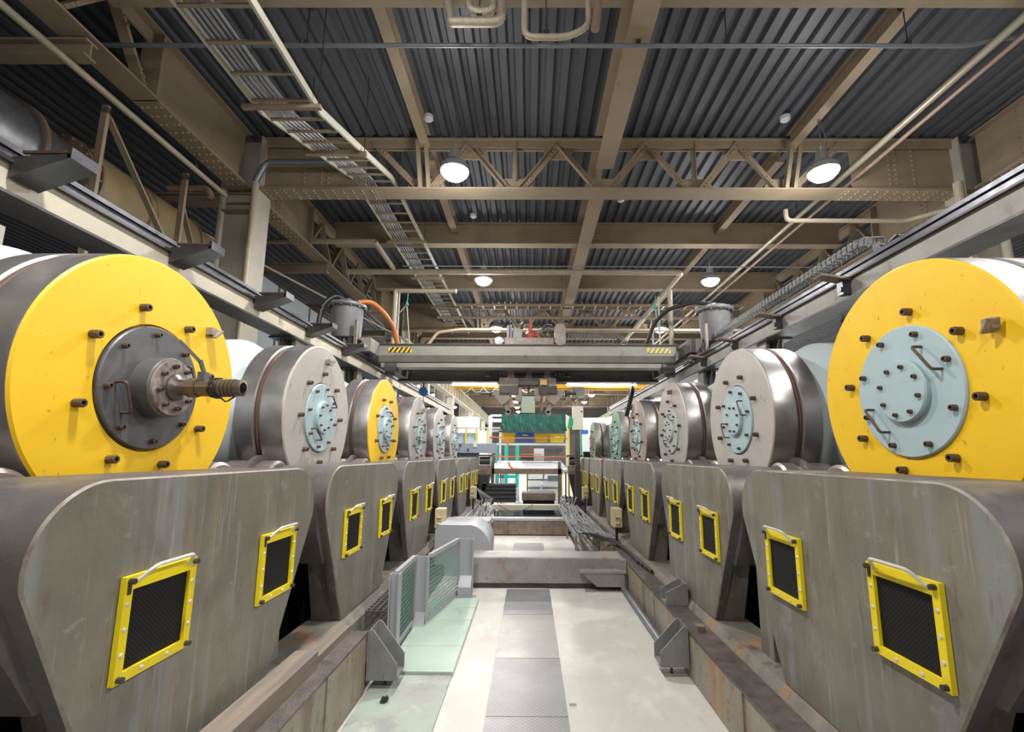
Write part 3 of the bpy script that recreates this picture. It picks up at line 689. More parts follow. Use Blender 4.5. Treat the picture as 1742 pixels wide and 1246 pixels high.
# timber beams on the left base beam
tag(MB().box(-1.83, -1.65, 2.75, 3.95, -1.66, -1.53).build('timber_beam', wood), 'dusty square timber lying on the left base beam, the middle one', 'timber', 'timbers lying along the left base beam')
tag(MB().box(-1.83, -1.62, 1.5, 2.7, -1.66, -1.56).build('timber_beam', wood), 'dusty timber on the left base beam, nearest the camera at the picture edge', 'timber', 'timbers lying along the left base beam')
tag(MB().box(-1.82, -1.68, 4.0, 4.72, -1.66, -1.6).build('timber_beam', wood), 'low dark timber on the left base beam just before the end bracket', 'timber', 'timbers lying along the left base beam')
# ------------------------------------------------------------------ aisle floor
for i, (y0, y1, m_) in enumerate(((1.0, 4.35, check), (4.36, 5.5, check), (5.51, 6.9, checkw), (6.91, 8.15, check))):
    lab = ['dark checker plate floor strip nearest the camera', 'dark checker plate between the nearest strip and the worn pale one', 'worn pale checker plate in the middle of the aisle', 'checker plate lying in front of the grey crossbeam'][i]
    tag(MB().box(-.365, .335, y0, y1, FZ, FZ+.008).build('checker_plate', m_), lab, 'floor plate', 'checker plates along the aisle')
for i, (y0, y1) in enumerate(((5.08, 5.72), (5.73, 6.55), (6.56, 7.05), (7.06, 7.5))):
    x0 = -1.46
    tag(MB().box(x0, -.76, y0, y1, FZ, FZ+.05).build('floor_slab', slabg, bevel=.008), 'pale green raised floor slab beside the wire guard, ' + ['nearest of the four', 'second of the four', 'third of the four', 'farthest of the four'][i], 'slab', 'pale green floor slabs')
tag(MB().box(-1.5, -.77, 1.2, 5.07, FZ, FZ+.02).build('floor_slab', worn), 'worn green-grey floor slab with scuffs in the lower left of the aisle', 'slab')
for i, (y0, y1) in enumerate(((8.95, 10.7), (10.72, 12.2))):
    for j, (x0, x1) in enumerate(((-1.05, -.38), (-.37, .34), (.35, 1.05))):
        tag(MB().box(x0, x1, y0, y1, FZ, FZ+.012).build('floor_plate', conc if j != 1 else checkw), f'pale floor plate behind the grey crossbeam, {["nearer", "farther"][i]} row, {["left", "middle", "right"][j]} one', 'floor plate', 'floor plates behind the grey crossbeam')
b = MB()
for i in range(26):
    a, c_ = rnd.uniform(-.03, .03), rnd.uniform(-.025, .025); h = rnd.uniform(0, .03)
    b.box(-1.28+a-.008, -1.28+a+.008, 4.55+c_-.008, 4.55+c_+.008, FZ+.02+h, FZ+.035+h)
tag(b.build('swarf_clump', darkst), 'small dark clump of debris on the worn green slab', 'debris')
tag(MB().box(.36, .42, 4.55, 4.6, FZ, FZ+.02).build('tile_chip', conc), 'small pale chip lying beside the dark checker plate', 'debris')
tag(MB().tube([(1.53, 8.1, FZ+.05), (1.53, 5.5, FZ+.05)], .045, 12).build('floor_pipe', pipegr), 'grey pipe lying along the foot of the right base beam', 'pipe')
# crossbeam
t = thing('crossbeam', 'grey rust-flecked box beam lying across the aisle behind the checker plates', 'beam', (.3, 8.45, FZ))
MB().box(-.98, 1.58, 8.2, 8.75, -2.12, -1.70).build('box_beam', crossp, t, abs_=True, bevel=.02)
MB().prism([(.85, -1.9), (1.55, -1.9), (1.55, -2.12), (1.1, -2.12)], 8.02, 8.2, 'y').build('gusset', crossp, t, abs_=True)
MB().box(.82, 1.58, 8.0, 8.2, -1.91, -1.88).build('shelf_plate', crossp, t, abs_=True)
MB().box(-.98, 1.6, 8.24, 8.7, FZ, -2.12).build('foot_rail', darkst, t, abs_=True)
MB().box(1.5, 1.6, 8.1, 8.3, FZ, -1.72).build('end_plate', crossp, t, abs_=True)
t = thing('crossbeam', 'brown rusted beam with white top edge across the aisle farther back', 'beam', (.02, 13.4, FZ))
MB().box(-1.0, 1.06, 13.3, 13.6, -2.17, -1.80).build('box_beam', brownp, t, abs_=True)
MB().box(-1.02, 1.08, 13.28, 13.65, -1.80, -1.74).build('top_flange', greyp, t, abs_=True)
tag(MB().box(-1.2, 1.3, 15.6, 15.9, -1.78, -1.62).box(-1.0, -.92, 15.7, 15.8, FZ, -1.78).box(1.0, 1.08, 15.7, 15.8, FZ, -1.78).build('walkway_plank', creamlt), 'pale ribbed walkway plank spanning the aisle under the black crate', 'plank')
tag(MB().box(-1.2, 1.25, 13.7, 19.6, FZ, FZ+.03).build('pit_dark_sheet', black), 'flat black sheet for the darkness of the pit behind the brown rusted beam', 'pit')  # flat plate, the dark inside the pit is put into its black
# ------------------------------------------------------------------ wire guard panels
def grid_panel(t, p, q, z0, z1, n, m_):
    b = MB(); P, Q = Vector(p), Vector(q)
    for i in range(n+1):
        a = P+(Q-P)*i/n; b.bar((a.x, a.y, z0), (a.x, a.y, z1), .007, .007)
    k = int((z1-z0)/.05)
    for i in range(k+1):
        z = z0+(z1-z0)*i/k; b.bar((P.x, P.y, z), (Q.x, Q.y, z), .007, .009)
    return b.build('wire_grid', m_, t, abs_=True)
A, B_, C_ = (-1.50, 5.55), (-1.42, 6.45), (-1.05, 7.75)
def hpost(b, x, y, z0, z1, w_=.1, d=.1):
    b.box(x-w_/2, x+w_/2, y-.006, y+.006, z0, z1); b.box(x-w_/2-.004, x-w_/2+.008, y-d/2, y+d/2, z0, z1); b.box(x+w_/2-.008, x+w_/2+.004, y-d/2, y+d/2, z0, z1)
t = thing('wire_guard', 'grey and green wire guard fence with three posts between covers and crossbeam', 'guard', (-1.3, 6.6, FZ))
for (x, y, z1, w_) in ((-1.49, 5.5, -1.32, .1), (-1.41, 6.45, -1.33, .17), (-1.0, 7.75, -1.33, .22)):
    b = MB(); hpost(b, x, y, FZ+.05, z1, w_, .12); b.build('post', greyp, t, abs_=True)
for (p, q, n) in ((A, (-1.5, 6.4), 17), ((-1.32, 6.5), (-1.12, 7.7), 22)):
    grid_panel(t, (*p, 0), (*q, 0), -2.1, -1.36, n, gridm)
    MB().bar((*p, -1.335), (*q, -1.335), .05, .05).build('top_rail', greyp, t, abs_=True); MB().bar((*p, -2.13), (*q, -2.13), .04, .05).build('bottom_rail', greyp, t, abs_=True)
MB().prism([(7.58, FZ), (7.8, FZ), (7.8, -1.9), (7.72, -1.88), (7.58, -2.02)], -1.1, -.9, 'x').build('foot_shoe', greyp, t, abs_=True)
MB().prism([(6.3, FZ), (6.5, FZ), (6.5, -1.95)], -1.48, -1.34, 'x').build('foot_shoe', greyp, t, abs_=True)
b = MB()
for k in range(12):
    y = 5.6+k*.09; b.bar((-1.86, y, -1.75), (-1.57, y, -1.75), .01, .01); b.bar((-1.57, y, -1.75), (-1.57, y, -2.15), .01, .01)
for k in range(5):
    b.bar((-1.57, 5.6, -1.75-.1*k), (-1.57, 6.6, -1.75-.1*k), .012, .012); b.bar((-1.86+.07*k, 5.6, -1.75), (-1.86+.07*k, 6.6, -1.75), .012, .012)
tag(b.build('wire_basket', mat('rusty_wire', (.10, .085, .075), .6)), 'dark wire basket wedged behind the guard fence', 'basket')
# ------------------------------------------------------------------ left machine housing, step, boxes
t = thing('drive_housing', 'rounded grey drive housing behind the wire guard on the left', 'housing', (-1.35, 9.5, FZ))
pf = [(-1.75, FZ), (-1.75, -1.4), (-1.7, -1.3)] + [(-1.15+.42*math.cos(R(a)), -1.72+.42*math.sin(R(a))) for a in range(100, -1, -12)] + [(-.75, FZ)]
MB().prism(pf, 9.0, 10.1, 'y').build('hood', greyp, t, abs_=True, bevel=.02)
MB().box(-.93, -.86, 8.95, 9.05, -2.1, -1.75).build('yellow_tag', yelhatch, t, abs_=True)
t = thing('step_table', 'small steel step table with a pale worn top, left of the brown beam', 'table', (-1.4, 12.3, FZ))
MB().box(-2.0, -.98, 11.8, 12.7, -1.66, -1.62).build('tabletop', greyp, t, abs_=True)
for x in (-1.96, -1.0):
    for y in (11.82, 12.66): MB().box(x-.02, x+.02, y-.02, y+.02, FZ, -1.66).build('leg', greyp, t, abs_=True)
MB().box(-2.0, -.98, 11.8, 11.84, -1.76, -1.66).build('apron', greyp, t, abs_=True)
for i, (x, y, z0, z1, lab) in enumerate(((-1.75, 9.55, -1.42, -1.06, 'cream terminal box on a post beside the third left cover'),
        (-1.75, 14.9, -1.35, -1.0, 'small cream terminal box beside the fifth left cover'),
        (1.75, 9.75, -1.42, -1.06, 'cream terminal box on a post beside the third right cover'),
        (1.75, 15.1, -1.35, -1.0, 'small cream terminal box beside the fifth right cover'),
        (-1.72, 1.2, -.62, -.36, 'cream terminal box cut off at the left edge of the picture'))):
    t = thing('terminal_box', lab, 'box', (x, y, z0), 0, 'cream terminal boxes beside the covers')
    MB().box(x-.09, x+.09, y-.16, y+.16, z0, z1).build('case', boxcream, t, abs_=True, bevel=.008)
    for zz in (z0+.08, z0+.2): MB().cyl((x-.04, y-.175, zz), (x+.04, y-.175, zz), .02, 8).build('latch', boxcream, t, abs_=True)
    MB().box(x-.025, x+.025, y-.03, y+.03, (-1.74 if i == 2 else FZ+.01), z0).build('post', blackc, t, abs_=True)
# cables
def wob(p, q, n, amp, sag=0.):
    P, Q = Vector(p), Vector(q); out = []
    ph = rnd.uniform(0, 6)
    for i in range(n+1):
        u = i/n; v = P+(Q-P)*u; v.x += amp*math.sin(ph+u*9)+rnd.uniform(-amp, amp)*.5; v.z += abs(amp*.5*math.sin(ph*2+u*7)) - sag*math.sin(PI*u); out.append(v)
    return out
t = thing('cable_ladder', 'floor cable tray full of grey cables beside the right covers', 'cable tray', (1.35, 12.5, FZ))
for x0, x1 in ((.98, .92), (1.62, 1.5)): MB().bar((x0, 10.4, -1.72), (x1, 15.6, -1.66), .02, .12).build('side_rail', greyp, t, abs_=True)
for i in range(11): MB().bar((.96-.006*i, 10.6+i*.48, -1.76), (1.6-.01*i, 10.6+i*.48, -1.76), .04, .02).build('rung', greyp, t, abs_=True)
for y in (10.5, 12.9, 15.4):
    for x in (1.0, 1.55): MB().box(x-.025, x+.025, y-.025, y+.025, FZ, -1.76).build('leg', bracketm, t, abs_=True)
for i in range(14):
    x = 1.05+.036*i
    pts = wob((x, 10.45, -1.70), (x-.08, 15.4, -1.64), 16, .045)
    if i % 3 == 0: pts = [Vector((2.1, 9.9+.1*i, -1.85)), Vector((1.8, 10.1+.05*i, -1.72))]+pts[1:]
    pts += [Vector((x+rnd.uniform(-.1, .15), 15.8, -1.45+rnd.uniform(-.1, .12))), Vector((x+rnd.uniform(0, .25), 16.3, -1.5+rnd.uniform(-.1, .1))), Vector((1.55+.03*i, 16.9, -1.75))]
    tag(MB().tube(pts, rnd.choice((.018, .024, .03)), 8).build('cable', cable), 'grey cable snaking along the floor cable tray on the right', 'cable', 'grey cables in the right floor tray')
for i in range(4):
    pts = [(1.15+.05*i, 10.4, -1.66), (1.35, 9.9, -1.6-.03*i), (1.7, 9.3+.1*i, -1.68), (1.78, 8.6, -1.70), (1.76+.02*i, 7.9-.2*i, -1.71)]
    tag(MB().tube(pts, .024, 8, .25).build('hose', blackc), 'thick black hose curving from the tray onto the right base beam', 'hose', 'black hoses over the right base beam')
for i in range(7):
    pts = wob((-1.5+.07*i, 13.2, -1.72), (-1.65+.06*i, 16.6, -1.55), 10, .04) + [Vector((-1.9, 17.2, -1.2))]
    tag(MB().tube(pts, .016, 6).build('cable', cable), 'grey cable in the tangle beyond the step table on the left', 'cable', 'grey cables beyond the step table')
b = MB()
for x in (-1.75, -1.15): b.bar((x, 12.75, -1.75), (x, 16.2, -1.72), .03, .1)
for i in range(8): b.bar((-1.75, 12.9+.42*i, -1.77), (-1.15, 12.9+.42*i, -1.77), .03, .02)
for y in (12.9, 16): b.box(-1.78, -1.72, y, y+.04, FZ, -1.75); b.box(-1.18, -1.12, y, y+.04, FZ, -1.75)
tag(b.build('cable_tray', greyp), 'grey ladder cable tray beyond the step table', 'cable tray')
tag(MB().tube(wob((-1.0, 15.5, -1.6), (.1, 15.55, -1.6), 10, .0, .22), .014, 6).build('cable', cable), 'single grey cable sagging below the walkway plank', 'cable')

# ------------------------------------------------------------------ crane rails on posts
for sx, sd in ((-1, 'left'), (1, 'right')):
    t = thing('crane_runway', f'long crane runway beam with dark rail above the {sd} mill drums', 'beam', (sx*3.7, 9, 1.74))
    y0, y1 = -2.5, 21.2
    b = MB(); b.box(sx*3.7-.02, sx*3.7+.02, y0, y1, 1.76, 1.98); b.box(min(sx*3.62, sx*3.72), max(sx*3.62, sx*3.72), y0, y1, 1.765, 1.98)
    b.build('web', cream if sx < 0 else mat('grey_runway_paint', (.40, .39, .36), .5, .1, (.30, .29, .26), 2.5, .5, rust=(.2, .15, .11), rust_amt=.05), t, abs_=True)
    MB().box(sx*3.72-.16, sx*3.72+.16, y0, y1, 1.74, 1.762).build('bottom_flange', darkst, t, abs_=True)
    MB().box(sx*3.72-.14, sx*3.72+.14, y0, y1, 1.98, 2.0).build('top_flange', darkst, t, abs_=True)
    b = MB(); b.box(sx*3.66-.06, sx*3.66+.06, y0, y1, 2.0, 2.02); b.box(sx*3.66-.015, sx*3.66+.015, y0, y1, 2.02, 2.09); b.box(sx*3.66-.038, sx*3.66+.038, y0, y1, 2.09, 2.13)
    b.build('rail', railst, t, abs_=True)
    for i, y in enumerate((-.7, 1.85, 4.48, 7.1, 9.7, 12.35, 14.95, 17.6, 20.3)):
        q = thing('runway_post', f'stout post under the {sd} crane runway, {ORD[i]} from behind the camera', 'post', (sx*3.72, y, -.95), 0, 'posts under the crane runways')
        b = MB(); b.box(sx*3.72-.14, sx*3.72-.12, y-.13, y+.13, -.95, 1.72); b.box(sx*3.72+.12, sx*3.72+.14, y-.13, y+.13, -.95, 1.72); b.box(sx*3.72-.12, sx*3.72+.12, y-.012, y+.012, -.95, 1.72)
        b.build('shaft', cream if i % 2 else crane_p, q, abs_=True)
        b = MB(); b.box(sx*3.72-.2, sx*3.72+.2, y-.3, y+.3, 1.715, 1.74); b.prism([(y-.28, 1.715), (y+.28, 1.715), (y+.12, 1.45), (y-.12, 1.45)], sx*3.72-.01, sx*3.72+.01)
        b.build('head_plate', darkst, q, abs_=True)
    k = 0
    for i, y in enumerate((1.6, 3.05, 4.5, 5.95, 7.4, 8.85)):
        if sx > 0: y += .6
        if sx > 0 and i in (1,): continue
        q = thing('rail_bracket', f'dark cantilever bracket with clamp bars on the {sd} crane runway, {ORD[k]} from the camera', 'bracket', (sx*3.58, y, 1.95), 0, 'cantilever brackets on the crane runways')
        k += 1
        if sx > 0: MB().bar((3.6, y, 1.97), (3.28, y, 2.02), .16, .025).build('arm', brownp, q, abs_=True)
        else: MB().add([(sx*3.6, y-.1, 2.03), (sx*3.6, y+.1, 2.03), (sx*3.2, y+.1, 2.05), (sx*3.2, y-.1, 2.05), (sx*3.6, y-.1, 1.87), (sx*3.6, y+.1, 1.87), (sx*3.2, y+.1, 2.02), (sx*3.2, y-.1, 2.02)],
                 [(0, 1, 2, 3), (7, 6, 5, 4), (0, 3, 7, 4), (1, 5, 6, 2), (3, 2, 6, 7), (0, 4, 5, 1)]).build('arm', darkst, q, abs_=True)
        if sx < 0:
            b = MB()
            for dy in (-.07, -.02, .03, .08): b.bar((-3.56, y+dy, 2.08), (-3.2, y+dy, 2.08), .02, .02)
            b.build('clamp_bars', boltm, q, abs_=True)
            MB().box(-3.22, -3.19, y-.1, y+.1, 2.02, 2.1).build('end_plate', railst, q, abs_=True)
        else:
            MB().box(3.52, 3.6, y-.05, y+.05, 1.8, 1.95).cyl((3.55, y-.02, 1.86), (3.5, y-.02, 1.86), .03, 8).build('clamp', railst, q, abs_=True)
q = MB(); q.bar((3.6, 2.75, 1.86), (3.6, 2.9, 1.93), .012, .1, (1, 0, 0)); q.bar((3.58, 2.9, 1.93), (3.5, 2.97, 1.84), .1, .012)
tag(q.build('angle_clip', brownp), 'small brown angle clip welded on the web of the right runway beam', 'clip')
# posts and panels behind the left runway
for i, (y, x) in enumerate(((5.85, -5.95), (7.45, -6.0))):
    tag(MB().bar((x, y, FZ), (x, y, 4.8), .09, .05).build('sheeting_post', steelpaint), f'slim beige post in front of the tan duct, {ORD[i]} from the camera', 'post', 'slim posts in front of the tan duct')
for i, (p, q) in enumerate((((-5.97, 5.85, 4.75), (-6.0, 7.4, 3.2)), ((-6.0, 7.45, 4.2), (-6.08, 8.15, 3.2)))):
    tag(MB().bar(p, q, .03, .09, (1, 0, 0)).build('sway_brace', steelpaint), f'thin beige sloping brace by the tan duct, {ORD[i]} from the camera', 'brace', 'thin braces by the tan duct')
for i in range(4):
    tag(MB().box(-6.5, -6.1, 9.3+1.6*i, 10.8+1.6*i, FZ, 4.0-.02*i).build('cladding_sheet', panelb), f'grey-blue cladding panel behind the left runway, {ORD[i]} from the beige column', 'panel', 'cladding panels behind the left runway')
# ------------------------------------------------------------------ tan duct and foil duct
t = thing('air_duct', 'large tan air duct with flanged joints running along the left side bay', 'duct', (-7.5, 7, 3.5))
for (y0, y1, r, m_) in ((6.5, 8.7, .70, ductm), (8.7, 10.2, .62, ductm), (10.2, 20, .54, ductm)):
    MB().cyl((-7.2, y0, 4.05), (-7.2, y1, 4.05), r, 48).build('duct_section', m_, t, abs_=True)
for y, r in ((6.35, .72), (6.5, .745), (7.6, .715), (8.7, .72), (10.2, .64), (12.5, .58)):
    b = MB().cyl((-7.2, y-.02, 4.05), (-7.2, y+.02, 4.05), r, 48)
    for a in range(24): b.rivet((-7.2+(r-.04)*math.cos(a*PI/12), y-.02, 4.05+(r-.04)*math.sin(a*PI/12)), (0, -1, 0), .03, .03)
    b.build('flange', pipebr if y < 6.6 else ductm, t, abs_=True)
t = thing('air_duct', 'dark galvanised duct elbow ahead of the tan duct at the upper left', 'duct', (-7.4, 3, 3.6))
MB().cyl((-7.2, .5, 4.05), (-7.2, 5.7, 4.05), .68, 48).build('duct_section', galv, t, abs_=True)
MB().cyl((-7.2, 5.7, 4.05), (-7.2, 6.32, 4.05), .68, 48, .56).build('duct_section', galv, t, abs_=True)
for y in (4.6, 5.68): MB().cyl((-7.2, y-.03, 4.05), (-7.2, y+.03, 4.05), .73, 48).build('flange', pipebr, t, abs_=True)
for i, (y, z, h) in enumerate(((4.3, 2.55, .22), (4.6, 2.2, .3))):
    tag(MB().box(-13, -5.9, y, y+.3, z, z+h).build('side_bay_beam', creamlt), f'pale cream beam low in the left side bay, {["upper", "lower"][i]} one', 'beam', 'pale low beams in the left side bay')
# ------------------------------------------------------------------ overhead crane
YC = 10.5
t = thing('overhead_crane', 'grey overhead crane bridge with hazard stripes spanning both mill rows', 'crane', (0, 11.2, 1.9))
g = MB().prism([(YC, 2.24), (YC+.1, 2.10), (YC+.5, 2.10), (YC+.5, 2.5), (YC, 2.48)], -3.5, 3.35).build('front_girder', crane_p, t, abs_=True)
MB().box(-3.5, 3.35, YC-.04, YC+.06, 2.48, 2.50).build('top_lip', crane_d, g, abs_=True)
def stripes(x0, x1, m2):
    b = MB(); b.use(haz_y).box(x0, x1, YC-.008, YC, 2.30, 2.42); n = 5; wd = (x1-x0)/n
    b.use(m2)
    for i in range(n):
        a = x0+wd*i; b.add([(a, YC-.011, 2.30), (a+wd*.5, YC-.011, 2.30), (min(a+wd*.5+.08, x1), YC-.011, 2.42), (min(a+.08, x1), YC-.011, 2.42)], [(0, 1, 2, 3)])
    b.build('hazard_stripes', None, g, abs_=True)
stripes(-3.25, -2.72, haz_k); stripes(2.68, 3.22, haz_b)
b = MB(); b.box(-3.45, 3.3, YC+.12, YC+.45, 1.98, 2.08); b.box(-3.4, 3.3, YC+.9, YC+1.2, 2.12, 2.3); b.build('lower_rail', crane_p, t, abs_=True)
b = MB(); b.box(-3.4, 3.3, 11.9, 12.2, 1.86, 2.22); b.box(-3.4, 3.3, 11.85, 12.25, 1.84, 1.87); b.build('rear_girder', crane_d, t, abs_=True)
b = MB(); b.cyl((-3.0, 11.5, 2.13), (2.9, 11.5, 2.13), .03, 8); b.box(-3.0, 2.9, 11.6, 11.64, 1.97, 2.03); b.build('shaft', railst, t, abs_=True)
for sx in (-1, 1):
    MB().box(sx*3.6-.14, sx*3.6+.14, 9.9, 12.9, 2.2, 2.5).build('end_truck', crane_p if sx < 0 else crane_d, t, abs_=True)
    for y in (10.2, 12.5): MB().cyl((sx*3.6-.06, y, 2.28), (sx*3.6+.06, y, 2.28), .15, 24).build('wheel', crane_d, t, abs_=True)
    b = MB(); b.box(sx*3.25-.12, sx*3.25+.12, 10.7, 11.9, 1.9, 2.1); b.cyl((sx*3.2-.15, 10.65, 2.0), (sx*3.2+.12, 10.65, 2.0), .1, 16); b.cyl((sx*3.35-.1, 11.0, 1.9), (sx*3.35+.1, 11.0, 1.9), .08, 12)
    b.build('drive_unit', crane_d, t, abs_=True)
for x, z1 in ((-3.28, 3.92), (3.38, 3.95)):
    MB().tube([(x, 10.9, 2.45), (x, 10.9, z1)], .055, 12).build('pole', pipebe, t, abs_=True)
for x, z1 in ((3.12, 3.8), (2.95, 3.1), (-3.2, 3.9)):
    MB().tube([(x, 10.95, 2.45), (x, 10.95, z1)], .02, 8).build('pole', ropew, t, abs_=True)
MB().tube([(-3.28, 10.9, 3.92), (-1.8, 10.9, 3.92)], .05, 12).build('arm', pipebe, t, abs_=True)
# trolley
t = thing('crane_trolley', 'brown trolley with red pump and tall oval gear case on top of the crane bridge', 'trolley', (.1, 10.8, 2.5))
MB().box(-.6, .56, 10.55, 11.6, 2.5, 2.68).build('frame', gripm, t, abs_=True, bevel=.02)
MB().prism([(.69+.13*math.cos(R(a)), (2.86 if 0 <= a <= 180 else 2.60)+.13*math.sin(R(a))) for a in range(0, 360, 15)], 10.45, 10.62, 'y').build('gear_case', gripm, t, abs_=True)
b = MB(); b.cyl((-.46, 10.8, 2.68), (-.46, 10.8, 3.05), .03, 12); b.box(-.55, -.5, 10.7, 11, 2.68, 3.0); b.box(-.42, -.2, 10.9, 11.2, 2.68, 3.0); b.build('lift_motor', tank, t, abs_=True)
b = MB(); b.cyl((0, 10.8, 2.68), (0, 10.8, 3.2), .045, 12); b.lathe([(2.68, .16), (2.8, .17), (2.88, .1), (2.9, .0001)], 20, axis='z', c=(.02, 10.8, 0)); b.cyl((.1, 10.7, 2.74), (.2, 10.6, 2.74), .07, 12); b.build('red_pump', redm, t, abs_=True)
b = MB(); b.cyl((.43, 10.8, 2.68), (.43, 10.8, 3.05), .035, 12); b.lathe([(3.02, .0001), (3.02, .09), (3.05, .09), (3.05, .0001)], 14, axis='z', c=(.43, 10.8, 0)); b.cyl((.3, 10.8, 2.9), (.58, 10.8, 2.9), .05, 12)
b.tube([(.5, 10.8, 2.72), (.28, 10.75, 2.78), (.26, 10.75, 2.95), (.4, 10.8, 3.0)], .03, 8, .05); b.build('valve_block', crane_d, t, abs_=True)
MB().cyl((-.82, 10.6, 2.58), (-.6, 10.6, 2.58), .085, 16).cyl((-.72, 10.48, 2.58), (-.72, 10.6, 2.58), .1, 12).build('motor', galv, t, abs_=True)
MB().tube([(-.2, 10.8, 2.95), (-.19, 10.8, 3.08), (-.1, 10.8, 3.14), (0, 10.8, 3.1), (.03, 10.8, 2.8)], .035, 8, .05).build('hose_loop', blackc, t, abs_=True)
def chain(name, lab, pts, w_, h_, m_, step=.09):
    b = MB(); P = [Vector(p) for p in pts]
    for i in range(len(P)-1):
        d = P[i+1]-P[i]; n = max(1, int(d.length/step))
        for k in range(n):
            a = P[i]+d*(k/n); c = P[i]+d*((k+.62)/n)
            side = d.normalized().cross(Vector((0, 0, 1)))
            if side.length < .1: side = Vector((1, 0, 0))
            side = side.normalized()*w_/2
            for s in (-1, 1): b.bar(a+side*s, c+side*s, .012, h_)
            upv = side.cross(d).normalized()*h_*.45
            for s in (-1, 1): b.bar(a+(c-a)*.5+side+upv*s, a+(c-a)*.5-side+upv*s, step*.35, .01)
    return tag(b.build(name, m_), lab, 'cable chain')
pts = [(.85, 10.9, 2.80), (2.0, 10.9, 2.80), (2.15, 10.9, 2.77), (2.24, 10.9, 2.68), (2.28, 10.9, 2.52)]
chain('cable_chain', 'dark cable chain lying along the top of the crane bridge, right of the gear case', pts, .1, .12, crane_d, .07)
# gripper hanging below
t = thing('drum_gripper', 'brown drum gripper with two claws hanging under the crane bridge', 'gripper', (-.05, 11.2, 1.0))
MB().box(-.74, .62, 11.0, 11.5, 1.60, 1.80).build('head_beam', gripm, t, abs_=True, bevel=.01)
b = MB()
for x in (-.5, .42): b.box(x-.22, x+.22, 10.95, 11.4, 1.42, 1.60)
b.box(-.28, .2, 10.92, 11.0, 1.62, 1.78); b.build('head_blocks', darkst, t, abs_=True)
for x in (-.46, -.03, .42):
    r0 = MB().cyl((x, 11.2, 1.78), (x, 11.2, 2.5), .04, 12).cyl((x, 11.2, 2.0), (x, 11.2, 2.2), .055, 12).build('lift_rod', gripm, t, abs_=True)
    MB().prism([(x-.1, 1.80), (x-.04, 2.02), (x+.04, 2.02), (x+.1, 1.80)], 11.12, 11.28, 'y').build('rod_socket', gripm, r0, abs_=True)
for s, cx in ((-1, -.06), (1, -.02)):
    MB().prism([(cx+s*.82, 1.5), (cx+s*.45, 1.5), (cx+s*.42, 1.28), (cx+s*.6, 1.14), (cx+s*.8, 1.4)], 11.0, 11.2, 'y').build('claw_plate', gripm, t, abs_=True)
    MB().bar((cx+s*.55, 11.1, 1.2), (cx+s*.42, 11.1, .98), .08, .1).bar((cx+s*.42, 11.1, 1.0), (cx+s*.5, 11.1, .92), .08, .1).build('claw_finger', gripm, t, abs_=True)
    MB().cyl((cx+s*.85, 11.1, 1.44), (cx+s*1.12, 11.1, 1.44), .035, 10).cyl((cx+s*.85, 11.1, 1.44), (cx+s*.9, 11.1, 1.44), .08, 12).build('side_shaft', darkst, t, abs_=True)
    MB().box(cx+s*.2-.07, cx+s*.2+.07, 11.0, 11.15, 1.24, 1.58).build('inner_jaw', gripm, t, abs_=True)
MB().box(-.2, .12, 11.0, 11.03, .97, 1.36).build('hanging_plate', mat('pale_green_plate', (.34, .40, .31), .45), t, abs_=True)
MB().box(.24, .4, 10.9, 10.93, 1.62, 1.76).build('orange_plate', mat('faded_orange', (.50, .30, .10), .6), t, abs_=True)
MB().cyl((-.03, 11.05, 1.36), (-.03, 11.05, 1.62), .025, 8).cyl((-.2, 11.05, 1.4), (.13, 11.05, 1.4), .025, 8).build('plate_hanger', railst, t, abs_=True)
# coil blocks on the lower rail
for x in (-.95, 1.05):
    b = MB()
    for i in range(3): b.cyl((x-.1+.09*i*(1 if x < 0 else -1)+(.12 if x < 0 else -.12), 11.3, 2.0), (x-.1+.09*i*(1 if x < 0 else -1)+(.12 if x < 0 else -.12), 11.5, 2.0), .042, 12)
    b.box(x-.14, x-.04, 11.3, 11.45, 1.9, 2.12)
    tag(b.build('cable_guide', darkst), f'black triple roller cable guide under the crane bridge, {"left" if x < 0 else "right"} of the lift rods', 'guide', 'roller cable guides under the crane')
for x0, x1, s in ((-2.1, -.84, 'left'), (.95, 2.85, 'right')):
    t = thing('strip_light', f'glowing fluorescent strip light under the crane, {s} of the gripper', 'lamp', ((x0+x1)/2, 12.3, 1.83), 0, 'strip lights under the crane')
    MB().box(x0, x1, 12.26, 12.34, 1.84, 1.87).build('housing', white, t, abs_=True)
    MB().cyl((x0+.03, 12.3, 1.82), (x1-.03, 12.3, 1.82), .022, 10).build('tube', tubem, t, abs_=True)
